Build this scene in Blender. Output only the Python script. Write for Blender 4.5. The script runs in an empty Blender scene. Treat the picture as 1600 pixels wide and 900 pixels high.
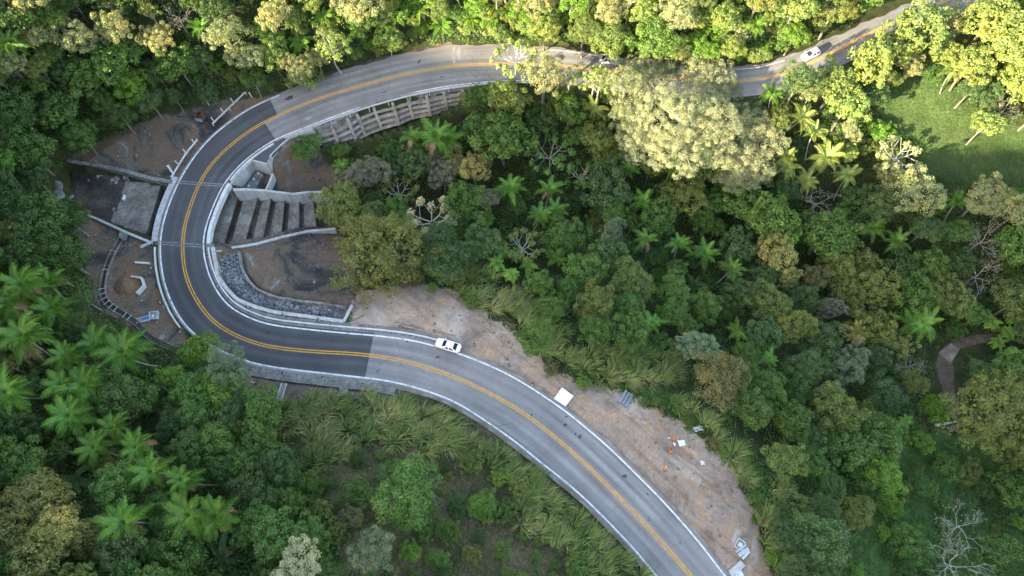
import bpy, bmesh, math, random
import numpy as np
from mathutils import Vector, Matrix

# ------------------------------------------------------------------ camera, sky, sun, exposure
scene = bpy.context.scene
C = scene.collection
TILT = math.radians(24.0)
CAM_H = 115.0
FPX = 1100.0                      # focal length in pixels of the 1600 px wide photograph
cam_d = bpy.data.cameras.new('camera')
cam_d.sensor_width = 36.0
cam_d.lens = 36.0 * FPX / 1600.0
cam_d.clip_start = 1.0
cam_d.clip_end = 3000.0
cam = bpy.data.objects.new('camera', cam_d)
cam.location = (0, 0, CAM_H)
cam.rotation_euler = (TILT, 0, 0)
C.objects.link(cam)
scene.camera = cam

SUN_AZ = math.radians(217.0)      # the sun stands low to the lower left of the picture
SUN_EL = math.radians(18.0)
sdir = Vector((math.cos(SUN_AZ) * math.cos(SUN_EL), math.sin(SUN_AZ) * math.cos(SUN_EL), math.sin(SUN_EL)))
world = bpy.data.worlds.new('World')
scene.world = world
world.use_nodes = True
wn = world.node_tree.nodes
sky = wn.new('ShaderNodeTexSky')
sky.sky_type = 'NISHITA'
sky.sun_disc = False
sky.sun_elevation = SUN_EL
sky.sun_rotation = math.atan2(sdir.x, sdir.y)
sky.altitude = 700
sky.air_density = 1.0
sky.dust_density = 2.0
sky.ozone_density = 0.6
wn['Background'].inputs['Strength'].default_value = 0.15
world.node_tree.links.new(sky.outputs['Color'], wn['Background'].inputs['Color'])
sun_d = bpy.data.lights.new('sun', 'SUN')
sun_d.energy = 3.8
sun_d.angle = math.radians(0.5)
sun_d.color = (1.0, 0.92, 0.74)
sun = bpy.data.objects.new('sun', sun_d)
sun.rotation_euler = sdir.to_track_quat('Z', 'Y').to_euler()
C.objects.link(sun)
scene.view_settings.view_transform = 'Standard'
scene.view_settings.look = 'None'
scene.view_settings.gamma = 1.0
scene.view_settings.exposure = 2.83
scene.view_settings.use_white_balance = True
scene.view_settings.white_balance_temperature = 7700
scene.view_settings.white_balance_tint = 10
scene.render.engine = 'CYCLES'
scene.cycles.max_bounces = 5
scene.cycles.diffuse_bounces = 3
scene.cycles.transmission_bounces = 3
scene.cycles.use_denoising = True
scene.cycles.use_adaptive_sampling = True
scene.cycles.adaptive_threshold = 0.015

random.seed(7)
rng = np.random.default_rng(11)
CT, ST = math.cos(TILT), math.sin(TILT)

# ------------------------------------------------------------------ photo pixel <-> place
def at(px, py, z=0.0):
    u = (px - 800.0) / FPX; v = (450.0 - py) / FPX
    dy = v * CT + ST; dz = v * ST - CT
    t = (z - CAM_H) / dz
    return np.array([u * t, dy * t, z])

def proj(x, y, z):
    zc = np.asarray(z) - CAM_H
    yc = y * CT + zc * ST
    dc = -(-np.asarray(y) * ST + zc * CT)
    return 800.0 + FPX * x / dc, 450.0 - FPX * yc / dc, dc

def smooth(a, b, x):
    t = np.clip((x - a) / (b - a), 0, 1)
    return t * t * (3 - 2 * t)

def catmull(pts, step):
    P = np.array(pts, float)
    P = np.vstack([2 * P[0] - P[1], P, 2 * P[-1] - P[-2]])
    out = []
    for i in range(1, len(P) - 2):
        p0, p1, p2, p3 = P[i - 1], P[i], P[i + 1], P[i + 2]
        n = max(2, int(np.linalg.norm(p2 - p1) / step))
        for k in range(n):
            t = k / n
            out.append(0.5 * (2 * p1 + (p2 - p0) * t + (2 * p0 - 5 * p1 + 4 * p2 - p3) * t * t + (3 * p1 - p0 - 3 * p2 + p3) * t ** 3))
    out.append(P[-2])
    return np.array(out)

def resample(P, step):
    d = np.r_[0, np.cumsum(np.linalg.norm(np.diff(P, axis=0), axis=1))]
    n = max(2, int(d[-1] / step) + 1)
    s = np.linspace(0, d[-1], n)
    return np.stack([np.interp(s, d, P[:, k]) for k in range(P.shape[1])], 1)

def smooth_line(P, k):
    for _ in range(k):
        Q = P.copy()
        Q[1:-1] = 0.25 * P[:-2] + 0.5 * P[1:-1] + 0.25 * P[2:]
        P = Q
    return P

# ------------------------------------------------------------------ the road's lines, read off the photograph (level z = 0)
PC = [(1282,1133),(1225,1068),(1170,1005),(1120,948),(1078,898),(1028,841),(992,802),(957,767),(921,731),(886,699),(850,669),(807,638),(780,622.7),(753,608.5),
      (726.7,596),(700,585),(673,576),(646.7,568),(620,562),(593,557),(567,554),(540,551.7),(510,550.5),(460,546.7),(413,540),(376.7,528),
      (343,510),(320,488),(305,465),(293,440),(286.7,413),(285,383),(287.7,355),(295,330),(299.5,316),(313,283),(333,253),(360,227),(393,202),
      (427,183.5),(459,169.5),(493,155.5),(527,144.5),(575,131),(631,116.4),(689,105.8),(732,101.4),(780,99.5),(813,99.5),(875,102.5),
      (960,111),(1040,121),(1110,127),(1165,126),(1225,115),(1290,87),(1370,47),(1450,12),(1540,-22),(1640,-58)]
PI_ = [(1340,1133),(1281,1068),(1225,1005),(1175,948),(1131,898),(1099,855.6),(1063,813),(1028,775),(992,739),(957,704.4),(921,673),(885.6,644),(846.7,617),(806.7,592),
      (766.7,572),(721,554),(678.7,540.5),(646.7,532.5),(593,525),(540,520.5),(493,516),(426.7,508),(393,498),(360,480),(340,456.7),(326.7,430),
      (319.5,403),(317.3,383),(320,360),(324.5,345),(337,313),(353,283),(380,253),(410,230),(437,215),(477,199),(522,182),(575,164),(637,147),
      (700,134.5),(775.5,127),(839,125.7),(900,130),(1000,143),(1090,150),(1170,147),(1235,134),(1285,114),(1335,88),(1385,60),(1470,30),(1560,-2),(1660,-36)]
PO = [(1226,1133),(1170,1068),(1116,1005),(1064,945),(1024,898),(992,859),(957,822),(921,786),(885.6,754),(850,726.5),(805,690),(761,659),(713,629),(673,613),(633,601),(593,593),
      (540,587),(510,583.5),(443,575.7),(390,566),(350,550),(326.7,538),(300,520),(281.7,498),(268,473),(258,446.7),(252,416.7),(250,383),
      (253,357),(262,325),(280,283),(300,250),(327,217),(360,190),(393,168),(443,146.5),(487,130),(544,110),(602,94),(660,80),(703,73.5),(775,71.5),
      (848,75),(900,80),(970,91),(1060,103),(1160,106),(1225,92.5),(1300,61),(1375,28),(1430,4),(1520,-34),(1620,-76)]
def wl(pts, step=0.25):
    return smooth_line(catmull([at(*p) for p in pts], step), 12)
LC = smooth_line(resample(wl(PC), 1.0), 6); LI = wl(PI_); LO = wl(PO)
def nearest(A, B):
    out = np.empty_like(A)
    for i in range(0, len(A), 64):
        d = ((A[i:i+64, None, :2] - B[None, :, :2]) ** 2).sum(2)
        out[i:i+64] = B[d.argmin(1)]
    return out
NI = smooth_line(nearest(LC, LI), 4); NO = smooth_line(nearest(LC, LO), 4)
UI = (NI - LC); WI = np.linalg.norm(UI[:, :2], axis=1); UI /= WI[:, None]
UO = (NO - LC); WO = np.linalg.norm(UO[:, :2], axis=1); UO /= WO[:, None]
NS = len(LC)
TAN = np.gradient(LC, axis=0); TAN /= np.linalg.norm(TAN, axis=1)[:, None]
def idx(px, py):
    p = at(px, py, 0)
    return int(((LC[:, :2] - p[:2]) ** 2).sum(1).argmin())
def RP(i, side, off=0.0):
    """a point off metres outside the white line of that side ('I' inner, 'O' outer), or off metres towards I for 'C'"""
    if side == 'I': return NI[i] + UI[i] * off
    if side == 'O': return NO[i] + UO[i] * off
    return LC[i] + (UI[i] if off >= 0 else UO[i]) * abs(off)

# ------------------------------------------------------------------ terrain
CPX = [(0,0,21),(100,0,19),(200,0,17),(300,0,15),(400,0,13),(500,0,12),(600,0,11),(700,0,10.5),(800,0,10),(900,0,10),(1000,0,10),(1100,0,9),(1200,0,9),(1300,0,8),
 (300,60,9),(200,100,9),(100,150,9),(0,200,11),(0,300,10),(60,250,6.5),(180,165,4),(250,130,4),(400,110,3.5),(500,85,3.5),(600,60,3.5),(700,40,4.5),(850,40,5),(1000,50,4),(1150,60,3),
 (230,210,.6),(300,190,.2),(180,240,.8),(130,240,1.6),(110,290,1.2),(80,310,3.5),(60,330,5),(150,300,0),
 (130,390,1.5),(150,430,.9),(200,420,.1),(210,480,0),(150,500,1.5),(100,450,4),(0,420,9),(0,550,9),(100,600,5),(250,560,.8),(330,600,.8),(400,620,.5),(100,750,8),(0,800,12),(200,850,10),
 (350,750,5),(400,850,8),(500,680,2),(600,660,1.2),(600,760,4.5),(700,720,2),(700,850,4.5),(800,760,1.2),(850,850,1.6),(550,880,7),(930,880,.7),(300,900,10),
 (-100,0,25),(-100,450,18),(-100,900,18),(200,1000,14),(800,1000,5),(1000,1000,1.5),
 (620,480,-.2),(750,500,-.4),(850,570,-.3),(950,640,-.2),(1050,720,-.3),(1150,850,-.2),(1000,615,-.6),(1090,690,-.7),(1170,780,-.9),(1215,930,-1),
 (450,420,-2),(480,450,-1.5),(540,440,-1.6),(520,380,-6),(520,330,-11),(480,270,-7),(560,250,-8),(640,200,-6),(740,165,-5),(820,155,-4),(620,330,-11),(600,430,-4),(680,430,-4),(700,300,-13),(800,250,-13),(900,180,-8),
 (960,150,-4),(800,400,-10),(800,470,-4),(900,350,-15),(1000,250,-14),(1000,450,-12),(950,570,-4),(1050,610,-4),(1100,300,-16),(1150,200,-8),(1200,300,-16),(1100,500,-14),(1200,400,-18),(1200,600,-12),(1200,750,-4),
 (1300,300,-17),(1300,500,-20),(1300,700,-13),(1300,850,-8),(1400,400,-20),(1400,600,-21),(1400,800,-15),(1500,550,-21),(1500,800,-18),(1600,900,-19),(1600,600,-22),(1600,400,-19),(1600,250,-10),(1480,200,-8),(1400,170,-8),
 (1480,290,-11),(1550,250,-9),(1300,170,-6),(1250,165,-4),(1360,120,-3),(1450,80,-3),(1520,80,-2),(1580,50,0),(1600,130,-3),(1700,100,4),(1750,500,-20),(1400,-20,4),(1300,20,3),(1600,-60,5)]
ctrl = [at(*c) for c in CPX] + [np.array(p, float) for p in [(0,260,60),(-150,260,75),(200,260,45),(300,0,-15),(300,150,5),(-300,100,38),(-160,50,27),(-160,150,42),(0,-100,12),(120,-100,0),(-200,-100,30),(100,-300,20),(-300,-300,20),(400,-300,0),(400,400,60),(-400,400,80)]]
ctrl += [LC[i] for i in range(0, NS, 10)]
ctrl = np.array(ctrl)
MQ = 7.0
def mqk(a, b):
    return np.sqrt(((a[:, None, :] - b[None, :, :]) ** 2).sum(2) + MQ * MQ)
wts = np.linalg.solve(np.block([[-mqk(ctrl[:, :2], ctrl[:, :2]) + 1.0 * np.eye(len(ctrl)), np.ones((len(ctrl), 1))], [np.ones((1, len(ctrl))), np.zeros((1, 1))]]),
                      np.r_[ctrl[:, 2], 0.0])
HN = [(rng.normal(size=2) / s, rng.uniform(0, 6.28), a) for s, a in ((16, .5), (11, .45), (7, .3), (4.5, .2), (3, .12), (2.2, .09)) for _ in range(3)]
def rough(x, y):
    h = 0
    for k, p, a in HN: h = h + a * np.sin(k[0] * x + k[1] * y + p)
    return h
NX, NY = 0.377, 0.926             # across the ridge that shades the valley
def ridge(x, y):
    s = (x + 20) * NX + (y - 110) * NY
    t = -(x + 20) * NY + (y - 110) * NX
    crest = 98 + 5 * np.sin(t * 0.021 + 1.0) + 3.0 * np.sin(t * 0.055 + .4) + 1.6 * np.sin(t * .13) - 9 * np.exp(-((t - 62) / 38.0) ** 2)
    return crest, np.exp(-((s + 265) / 78.0) ** 2)
def natural(x, y):
    x = np.asarray(x, float).ravel(); y = np.asarray(y, float).ravel()
    out = np.empty(len(x))
    P = np.stack([x, y], 1)
    for i in range(0, len(x), 20000):
        q = P[i:i+20000]
        out[i:i+20000] = -mqk(q, ctrl[:, :2]) @ wts[:-1] + wts[-1]
    crest, g = ridge(x, y)
    return np.clip(out, -40, 110) * (1 - g) + crest * g
def seg_dist(x, y, A, B):
    d = B - A; L = (d ** 2).sum() + 1e-9
    t = np.clip(((x - A[0]) * d[0] + (y - A[1]) * d[1]) / L, 0, 1)
    return np.hypot(x - A[0] - t * d[0], y - A[1] - t * d[1])
def poly_sd(x, y, poly):
    """signed distance to a polygon, negative inside"""
    poly = np.asarray(poly, float)[:, :2]
    ins = np.zeros(x.shape, bool); dist = np.full(x.shape, 1e9)
    n = len(poly)
    for i in range(n):
        A = poly[i]; B = poly[(i + 1) % n]
        dist = np.minimum(dist, seg_dist(x, y, A, B))
        c = ((A[1] > y) != (B[1] > y)) & (x < (B[0] - A[0]) * (y - A[1]) / (B[1] - A[1] + 1e-12) + A[0])
        ins ^= c
    return np.where(ins, -dist, dist)
def wpoly(pts, z=0.0):
    return np.array([at(p[0], p[1], p[2] if len(p) > 2 else z) for p in pts])

# the pits that the concrete works stand in: polygon, plane through (x, y, z) points
PIT_APRON = wpoly([(100,262,1.0),(272,291,-.6),(246,372,-.6),(112,322,.8)])
PIT_STEPS = wpoly([(262,296,-2),(345,296,-2),(372,300,-2.2),(420,302,-4.5),(460,306,-6.5),(503,305,-8.5),(512,352,-9),(470,360,-7.5),(425,371,-5),(380,380,-3.3),(345,388,-2.4),(255,372,-2)])
PIT_BOX = wpoly([(388,243,-.1),(420,250,-.1),(431,272,-2.6),(419,297,-3),(370,299,-2.6),(355,288,-.1)])
SW = [at(*p) for p in [(338,392,-.2),(362,387,-1.4),(400,381,-2.6),(440,370,-4.2),(480,361,-5.6),(524,357,-6.8)]]
PIT_SLOPE = wpoly([(343,384,-.4),(362,379,-1.4),(400,373,-2.6),(440,361,-4.2),(480,352,-5.6),(530,347,-6.8),(560,400,-4),(545,470,-1),(495,468,-.8),(437,462,-.8),(400,447,-.8),(383,424,-.8),(374,393,-.8)])
PIT_RIP = wpoly([(343,393,-.6),(374,393,-.8),(383,424,-.8),(402,449,-.8),(438,463,-.8),(495,470,-.8),(541,479,-.8),(537,499,-.6),(430,484,-.6),(374,466,-.6),(342,430,-.6)])
PIT_WALL = wpoly([(470,210,-.3),(522,190,-.3),(575,172,-.3),(637,154,-.3),(700,141,-.3),(760,135,-.3),(740,168,-5),(680,185,-5),(600,210,-5.3),(500,240,-5.5),(470,240,-5.5)])
PIT_GUT = wpoly([(385,577,-.1),(450,589,-.1),(538,603,-.1),(632,609,-.1),(636,613,-.1),(538,611,-.1),(450,599,-.1),(385,585,-.1)])

def terrain(x, y):
    x = np.asarray(x, float).ravel(); y = np.asarray(y, float).ravel()
    z = natural(x, y)
    nat = z.copy()
    # level bench for the road
    near = (x > -130) & (x < 150) & (y > -60) & (y < 175)
    xi, yi = x[near], y[near]
    e = np.full(len(xi), 1e9)
    for i in range(0, len(xi), 4000):
        d2 = (xi[i:i+4000, None] - LC[None, :, 0]) ** 2 + (yi[i:i+4000, None] - LC[None, :, 1]) ** 2
        j = d2.argmin(1); d = np.sqrt(d2[np.arange(len(j)), j])
        vx = xi[i:i+4000] - LC[j, 0]; vy = yi[i:i+4000] - LC[j, 1]
        inn = vx * UI[j, 0] + vy * UI[j, 1] > 0
        e[i:i+4000] = d - np.where(inn, WI[j], WO[j])
    w = smooth(1.2, 6.0, e)
    far = smooth(2.0, 14.0, e)
    zi = z[near] + rough(xi, yi) * far
    zi = (-0.10 - 0.10 * smooth(0.6, 2, e)) * (1 - w) + zi * w
    dw = poly_sd(xi, yi, WORKS)          # flat earth round the works
    zi = np.where(dw < 8, zi - rough(xi, yi) * far * (1 - smooth(0, 8, dw)), zi)
    zi = np.where(dw < 4, (1 - smooth(-1, 4, dw)) * np.clip(zi, -30, 1.2) + smooth(-1, 4, dw) * zi, zi)
    def pit(poly, zf, soft=0.35):
        nonlocal zi
        m = 1 - smooth(-soft, 0.05, poly_sd(xi, yi, poly))
        zi = zi * (1 - m) + np.minimum(zi, zf) * m
    # stepped channel: falls away from the bridge to the right
    A = at(262, 296, -2); B = at(503, 330, -9)
    tt = np.clip(((xi - A[0]) * (B[0] - A[0]) + (yi - A[1]) * (B[1] - A[1])) / ((B - A)[:2] ** 2).sum(), 0, 1)
    tt = np.clip((tt - .36) / .64, 0, 1)
    pit(PIT_STEPS, -3.9 - 7.6 * tt)
    pit(PIT_APRON, -2.6)
    pit(PIT_BOX, -4.6)
    pit(PIT_RIP, -2.0)
    ds = np.full(len(xi), 1e9); zs = np.zeros(len(xi))
    for A_, B_ in zip(SW[:-1], SW[1:]):
        d_ = B_ - A_; t_ = np.clip(((xi - A_[0]) * d_[0] + (yi - A_[1]) * d_[1]) / (d_[:2] ** 2).sum(), 0, 1)
        dd = np.hypot(xi - A_[0] - t_ * d_[0], yi - A_[1] - t_ * d_[1]); zs = np.where(dd < ds, A_[2] + t_ * d_[2], zs); ds = np.minimum(dd, ds)
    pit(PIT_SLOPE, np.minimum(zs - .4 + .55 * np.maximum(ds - .6, 0), -.95), 1.0)
    pit(PIT_WALL, -6.2)
    pit(PIT_GUT, -0.75)
    z[near] = zi
    out = ~near
    z[out] = nat[out] + rough(x[out], y[out])
    return z
WORKS = wpoly([(110,250),(200,200),(330,170),(440,140),(450,200),(330,380),(330,500),(300,545),(220,510),(165,470),(165,380),(110,330)])

fx0, fx1, fy0, fy1, GS = -125.0, 140.0, -20.0, 165.0, 0.62
fy0 = -30.0
gx = np.arange(fx0, fx1, GS); gy = np.arange(fy0, fy1, GS)
GXX, GYY = np.meshgrid(gx, gy)
GZ = terrain(GXX, GYY).reshape(GXX.shape)
def gz(x, y):
    """height of the ground (bilinear)"""
    x = np.asarray(x, float); y = np.asarray(y, float)
    a = np.clip((x - gx[0]) / GS, 0, len(gx) - 1.001); b = np.clip((y - gy[0]) / GS, 0, len(gy) - 1.001)
    i = a.astype(int); j = b.astype(int); a = a - i; b = b - j
    return (GZ[j, i] * (1-a) * (1-b) + GZ[j, i+1] * a * (1-b) + GZ[j+1, i] * (1-a) * b + GZ[j+1, i+1] * a * b)
def hit(px, py, up=0.0):
    """the point up metres above the ground that the photo shows at this pixel"""
    u = (px - 800.0) / FPX; v = (450.0 - py) / FPX
    for lo, hi in ((48.0, -34.0), (None, None)):
        if lo is None: lo, hi = z0, z1
        zs = np.linspace(lo, hi, 165); t = (zs - CAM_H) / (v * ST - CT)
        k = int(np.argmax(zs - gz(u * t, (v * CT + ST) * t) - up <= 0)); z0, z1 = zs[max(k - 1, 0)], zs[k]
    return at(px, py, (z0 + z1) / 2)

# ------------------------------------------------------------------ materials
def mat(name):
    m = bpy.data.materials.new(name); m.use_nodes = True
    nt = m.node_tree
    return m, nt, nt.nodes['Principled BSDF']
def N(nt, kind, **kw):
    n = nt.nodes.new(kind)
    for k, v in kw.items():
        if k in n.inputs.keys() if hasattr(n.inputs, 'keys') else False: n.inputs[k].default_value = v
        else: setattr(n, k, v)
    return n
def noise(nt, scale, detail=6, rough_=0.6, coord='Object', dist=0.0, stretch=None):
    tc = nt.nodes.new('ShaderNodeTexCoord')
    n = nt.nodes.new('ShaderNodeTexNoise')
    n.inputs['Scale'].default_value = scale; n.inputs['Detail'].default_value = detail
    n.inputs['Roughness'].default_value = rough_; n.inputs['Distortion'].default_value = dist
    src = tc.outputs[coord]
    if stretch:
        mp = nt.nodes.new('ShaderNodeMapping'); mp.inputs['Scale'].default_value = stretch
        nt.links.new(src, mp.inputs['Vector']); src = mp.outputs['Vector']
    nt.links.new(src, n.inputs['Vector'])
    return n.outputs['Fac']
def ramp(nt, fac, stops):
    r = nt.nodes.new('ShaderNodeValToRGB')
    els = r.color_ramp.elements
    while len(els) < len(stops): els.new(0.5)
    for e, (p, c) in zip(els, stops):
        e.position = p; e.color = (*c, 1) if len(c) == 3 else c
    nt.links.new(fac, r.inputs['Fac'])
    return r.outputs['Color']
def mixc(nt, fac, a, b, blend='MIX'):
    n = nt.nodes.new('ShaderNodeMix'); n.data_type = 'RGBA'; n.blend_type = blend
    for s, v in ((n.inputs['Factor'], fac), (n.inputs['A'], a), (n.inputs['B'], b)):
        pass
    ins = [n.inputs[0], n.inputs[6], n.inputs[7]]
    for s, v in zip(ins, (fac, a, b)):
        if isinstance(v, (int, float)): s.default_value = v
        elif isinstance(v, tuple): s.default_value = (*v, 1) if len(v) == 3 else v
        else: nt.links.new(v, s)
    return n.outputs[2]
def math_(nt, op, a, b=None, c=None):
    n = nt.nodes.new('ShaderNodeMath'); n.operation = op
    for s, v in zip(n.inputs, (a, b, c)):
        if v is None: continue
        if isinstance(v, (int, float)): s.default_value = v
        else: nt.links.new(v, s)
    return n.outputs[0]
def bump(nt, b, height, strength, dist=0.1):
    n = nt.nodes.new('ShaderNodeBump'); n.inputs['Strength'].default_value = strength; n.inputs['Distance'].default_value = dist
    nt.links.new(height, n.inputs['Height']); nt.links.new(n.outputs['Normal'], b.inputs['Normal'])
def simple(name, stops, scale, rough_=0.8, metal=0.0, bstr=0.3, detail=6, spec=0.3, stretch=None):
    m, nt, b = mat(name)
    f = noise(nt, scale, detail, stretch=stretch)
    nt.links.new(ramp(nt, f, stops), b.inputs['Base Color'])
    b.inputs['Roughness'].default_value = rough_; b.inputs['Metallic'].default_value = metal
    b.inputs['Specular IOR Level'].default_value = spec
    if bstr: bump(nt, b, noise(nt, scale * 6, 4), bstr, 0.05)
    return m

M = {}
def concrete(name, stops, scale=.5, streak=.5, moss=.25, rough_=.85):
    m, nt, b = mat(name)
    col = ramp(nt, noise(nt, scale, 9, .65), stops)
    st = ramp(nt, noise(nt, 1.0, 7, .65, stretch=(1.6, 1.6, .16)), [(.36, (1 - streak,) * 3), (.56, (1, 1, 1)), (.75, (1.12,) * 3)])
    col = mixc(nt, 1.0, col, st, 'MULTIPLY')
    mo = ramp(nt, noise(nt, .42, 9, .72), [(.56, (0,) * 3), (.70, (moss,) * 3)])
    col = mixc(nt, mo, col, (.05, .055, .03))
    col = mixc(nt, 1.0, col, ramp(nt, noise(nt, 5, 5, .7), [(.25, (.82,) * 3), (.75, (1.15,) * 3)]), 'MULTIPLY')
    nt.links.new(col, b.inputs['Base Color']); b.inputs['Roughness'].default_value = rough_; b.inputs['Specular IOR Level'].default_value = .25
    bump(nt, b, noise(nt, 4, 6), .3, .05)
    return m
M['concrete'] = concrete('concrete', [(.25, (.11, .105, .098)), (.5, (.20, .193, .183)), (.75, (.29, .283, .27))], .45, .45, .35)
M['new_concrete'] = concrete('new_concrete', [(.25, (.31, .31, .307)), (.55, (.44, .44, .437)), (.8, (.54, .54, .536))], .4, .26, .14)
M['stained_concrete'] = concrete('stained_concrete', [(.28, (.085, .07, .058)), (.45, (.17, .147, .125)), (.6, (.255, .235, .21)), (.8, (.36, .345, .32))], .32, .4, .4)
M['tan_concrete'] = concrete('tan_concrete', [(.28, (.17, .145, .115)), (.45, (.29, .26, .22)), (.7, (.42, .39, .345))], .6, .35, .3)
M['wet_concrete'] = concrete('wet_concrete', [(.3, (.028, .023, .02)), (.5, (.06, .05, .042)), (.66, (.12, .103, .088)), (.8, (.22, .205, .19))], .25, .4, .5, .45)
M['kerb_paint'] = simple('kerb_paint', [(.28, (.26, .26, .255)), (.42, (.46, .465, .47)), (.65, (.58, .585, .59))], .9, bstr=.15)
M['white_paint'] = simple('white_paint', [(.30, (.17, .17, .17)), (.40, (.42, .425, .43)), (.52, (.6, .605, .61)), (.7, (.7, .7, .7))], 1.1, rough_=.6, bstr=0, detail=9)
M['yellow_paint'] = simple('yellow_paint', [(.28, (.14, .115, .08)), (.38, (.42, .21, .03)), (.5, (.58, .28, .022)), (.7, (.66, .33, .026))], 1.3, rough_=.6, bstr=0, detail=9)
M['galv'] = simple('galvanised_steel', [(.3, (.45, .47, .5)), (.7, (.66, .68, .7))], 2.0, rough_=.45, metal=.35, bstr=0)
M['rust'] = simple('rusty_steel', [(.3, (.05, .025, .018)), (.5, (.12, .05, .03)), (.7, (.22, .12, .08))], 2.5, rough_=.8, bstr=.3)
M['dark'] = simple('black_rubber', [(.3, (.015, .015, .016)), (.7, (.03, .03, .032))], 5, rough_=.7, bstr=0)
M['timber'] = simple('timber', [(.3, (.16, .11, .07)), (.7, (.38, .29, .19))], 3, bstr=.2)
M['rock'] = simple('rock', [(.25, (.07, .075, .085)), (.5, (.17, .175, .19)), (.75, (.3, .305, .31))], .9, bstr=.4)
M['clod'] = simple('clod', [(.25, (.09, .065, .048)), (.5, (.19, .15, .12)), (.75, (.33, .30, .265))], .4, bstr=.3)
M['sand'] = simple('sand', [(.3, (.13, .072, .04)), (.7, (.19, .115, .068))], 1.2, bstr=.3)
M['orange_cloth'] = simple('orange_cloth', [(.3, (.75, .13, .02)), (.7, (.95, .22, .04))], 6, bstr=.2)
M['dark_cloth'] = simple('dark_cloth', [(.3, (.04, .045, .06)), (.7, (.08, .085, .1))], 6, bstr=.2)
M['skin'] = simple('skin', [(.3, (.25, .13, .08)), (.7, (.33, .18, .12))], 8, rough_=.55, bstr=0)
M['orange_plastic'] = simple('orange_plastic', [(.3, (.7, .16, .02)), (.7, (.85, .25, .03))], 5, rough_=.5, bstr=0)
M['lime_plastic'] = simple('lime_plastic', [(.3, (.6, .65, .1)), (.7, (.75, .8, .15))], 5, rough_=.5, bstr=0)
M['white_plastic'] = simple('white_plastic', [(.3, (.74, .74, .75)), (.7, (.82, .82, .83))], 4, rough_=.5, bstr=.1)
M['tarp'] = simple('pale_tarp', [(.3, (.45, .5, .58)), (.6, (.68, .72, .78))], 3, rough_=.5, bstr=.1)
M['blue'] = simple('blue_plastic', [(.3, (.03, .12, .35)), (.7, (.06, .2, .5))], 4, rough_=.5, bstr=0)
M['pipe'] = simple('grey_pipe', [(.3, (.15, .18, .21)), (.7, (.27, .31, .35))], 2, bstr=.2)
M['bark'] = simple('bark', [(.3, (.09, .075, .06)), (.7, (.24, .21, .18))], 2.5, bstr=.4)
M['pale_bark'] = simple('pale_bark', [(.3, (.34, .31, .27)), (.7, (.62, .59, .54))], 2.2, bstr=.3)
def paint(name, col, r=.3):
    m, nt, b = mat(name)
    f = noise(nt, 6, 3)
    nt.links.new(ramp(nt, f, [(.3, tuple(c * .93 for c in col)), (.7, col)]), b.inputs['Base Color'])
    b.inputs['Roughness'].default_value = r; b.inputs['Coat Weight'].default_value = .4
    return m
M['car_white'] = paint('white_car_paint', (.80, .80, .81))
M['car_silver'] = paint('silver_car_paint', (.42, .44, .46))
M['glass'] = paint('dark_glass', (.02, .025, .03), .08)
M['lamp_glass'] = paint('lamp_glass', (.6, .62, .65), .15)
M['tail_glass'] = paint('tail_glass', (.35, .02, .02), .2)

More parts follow.
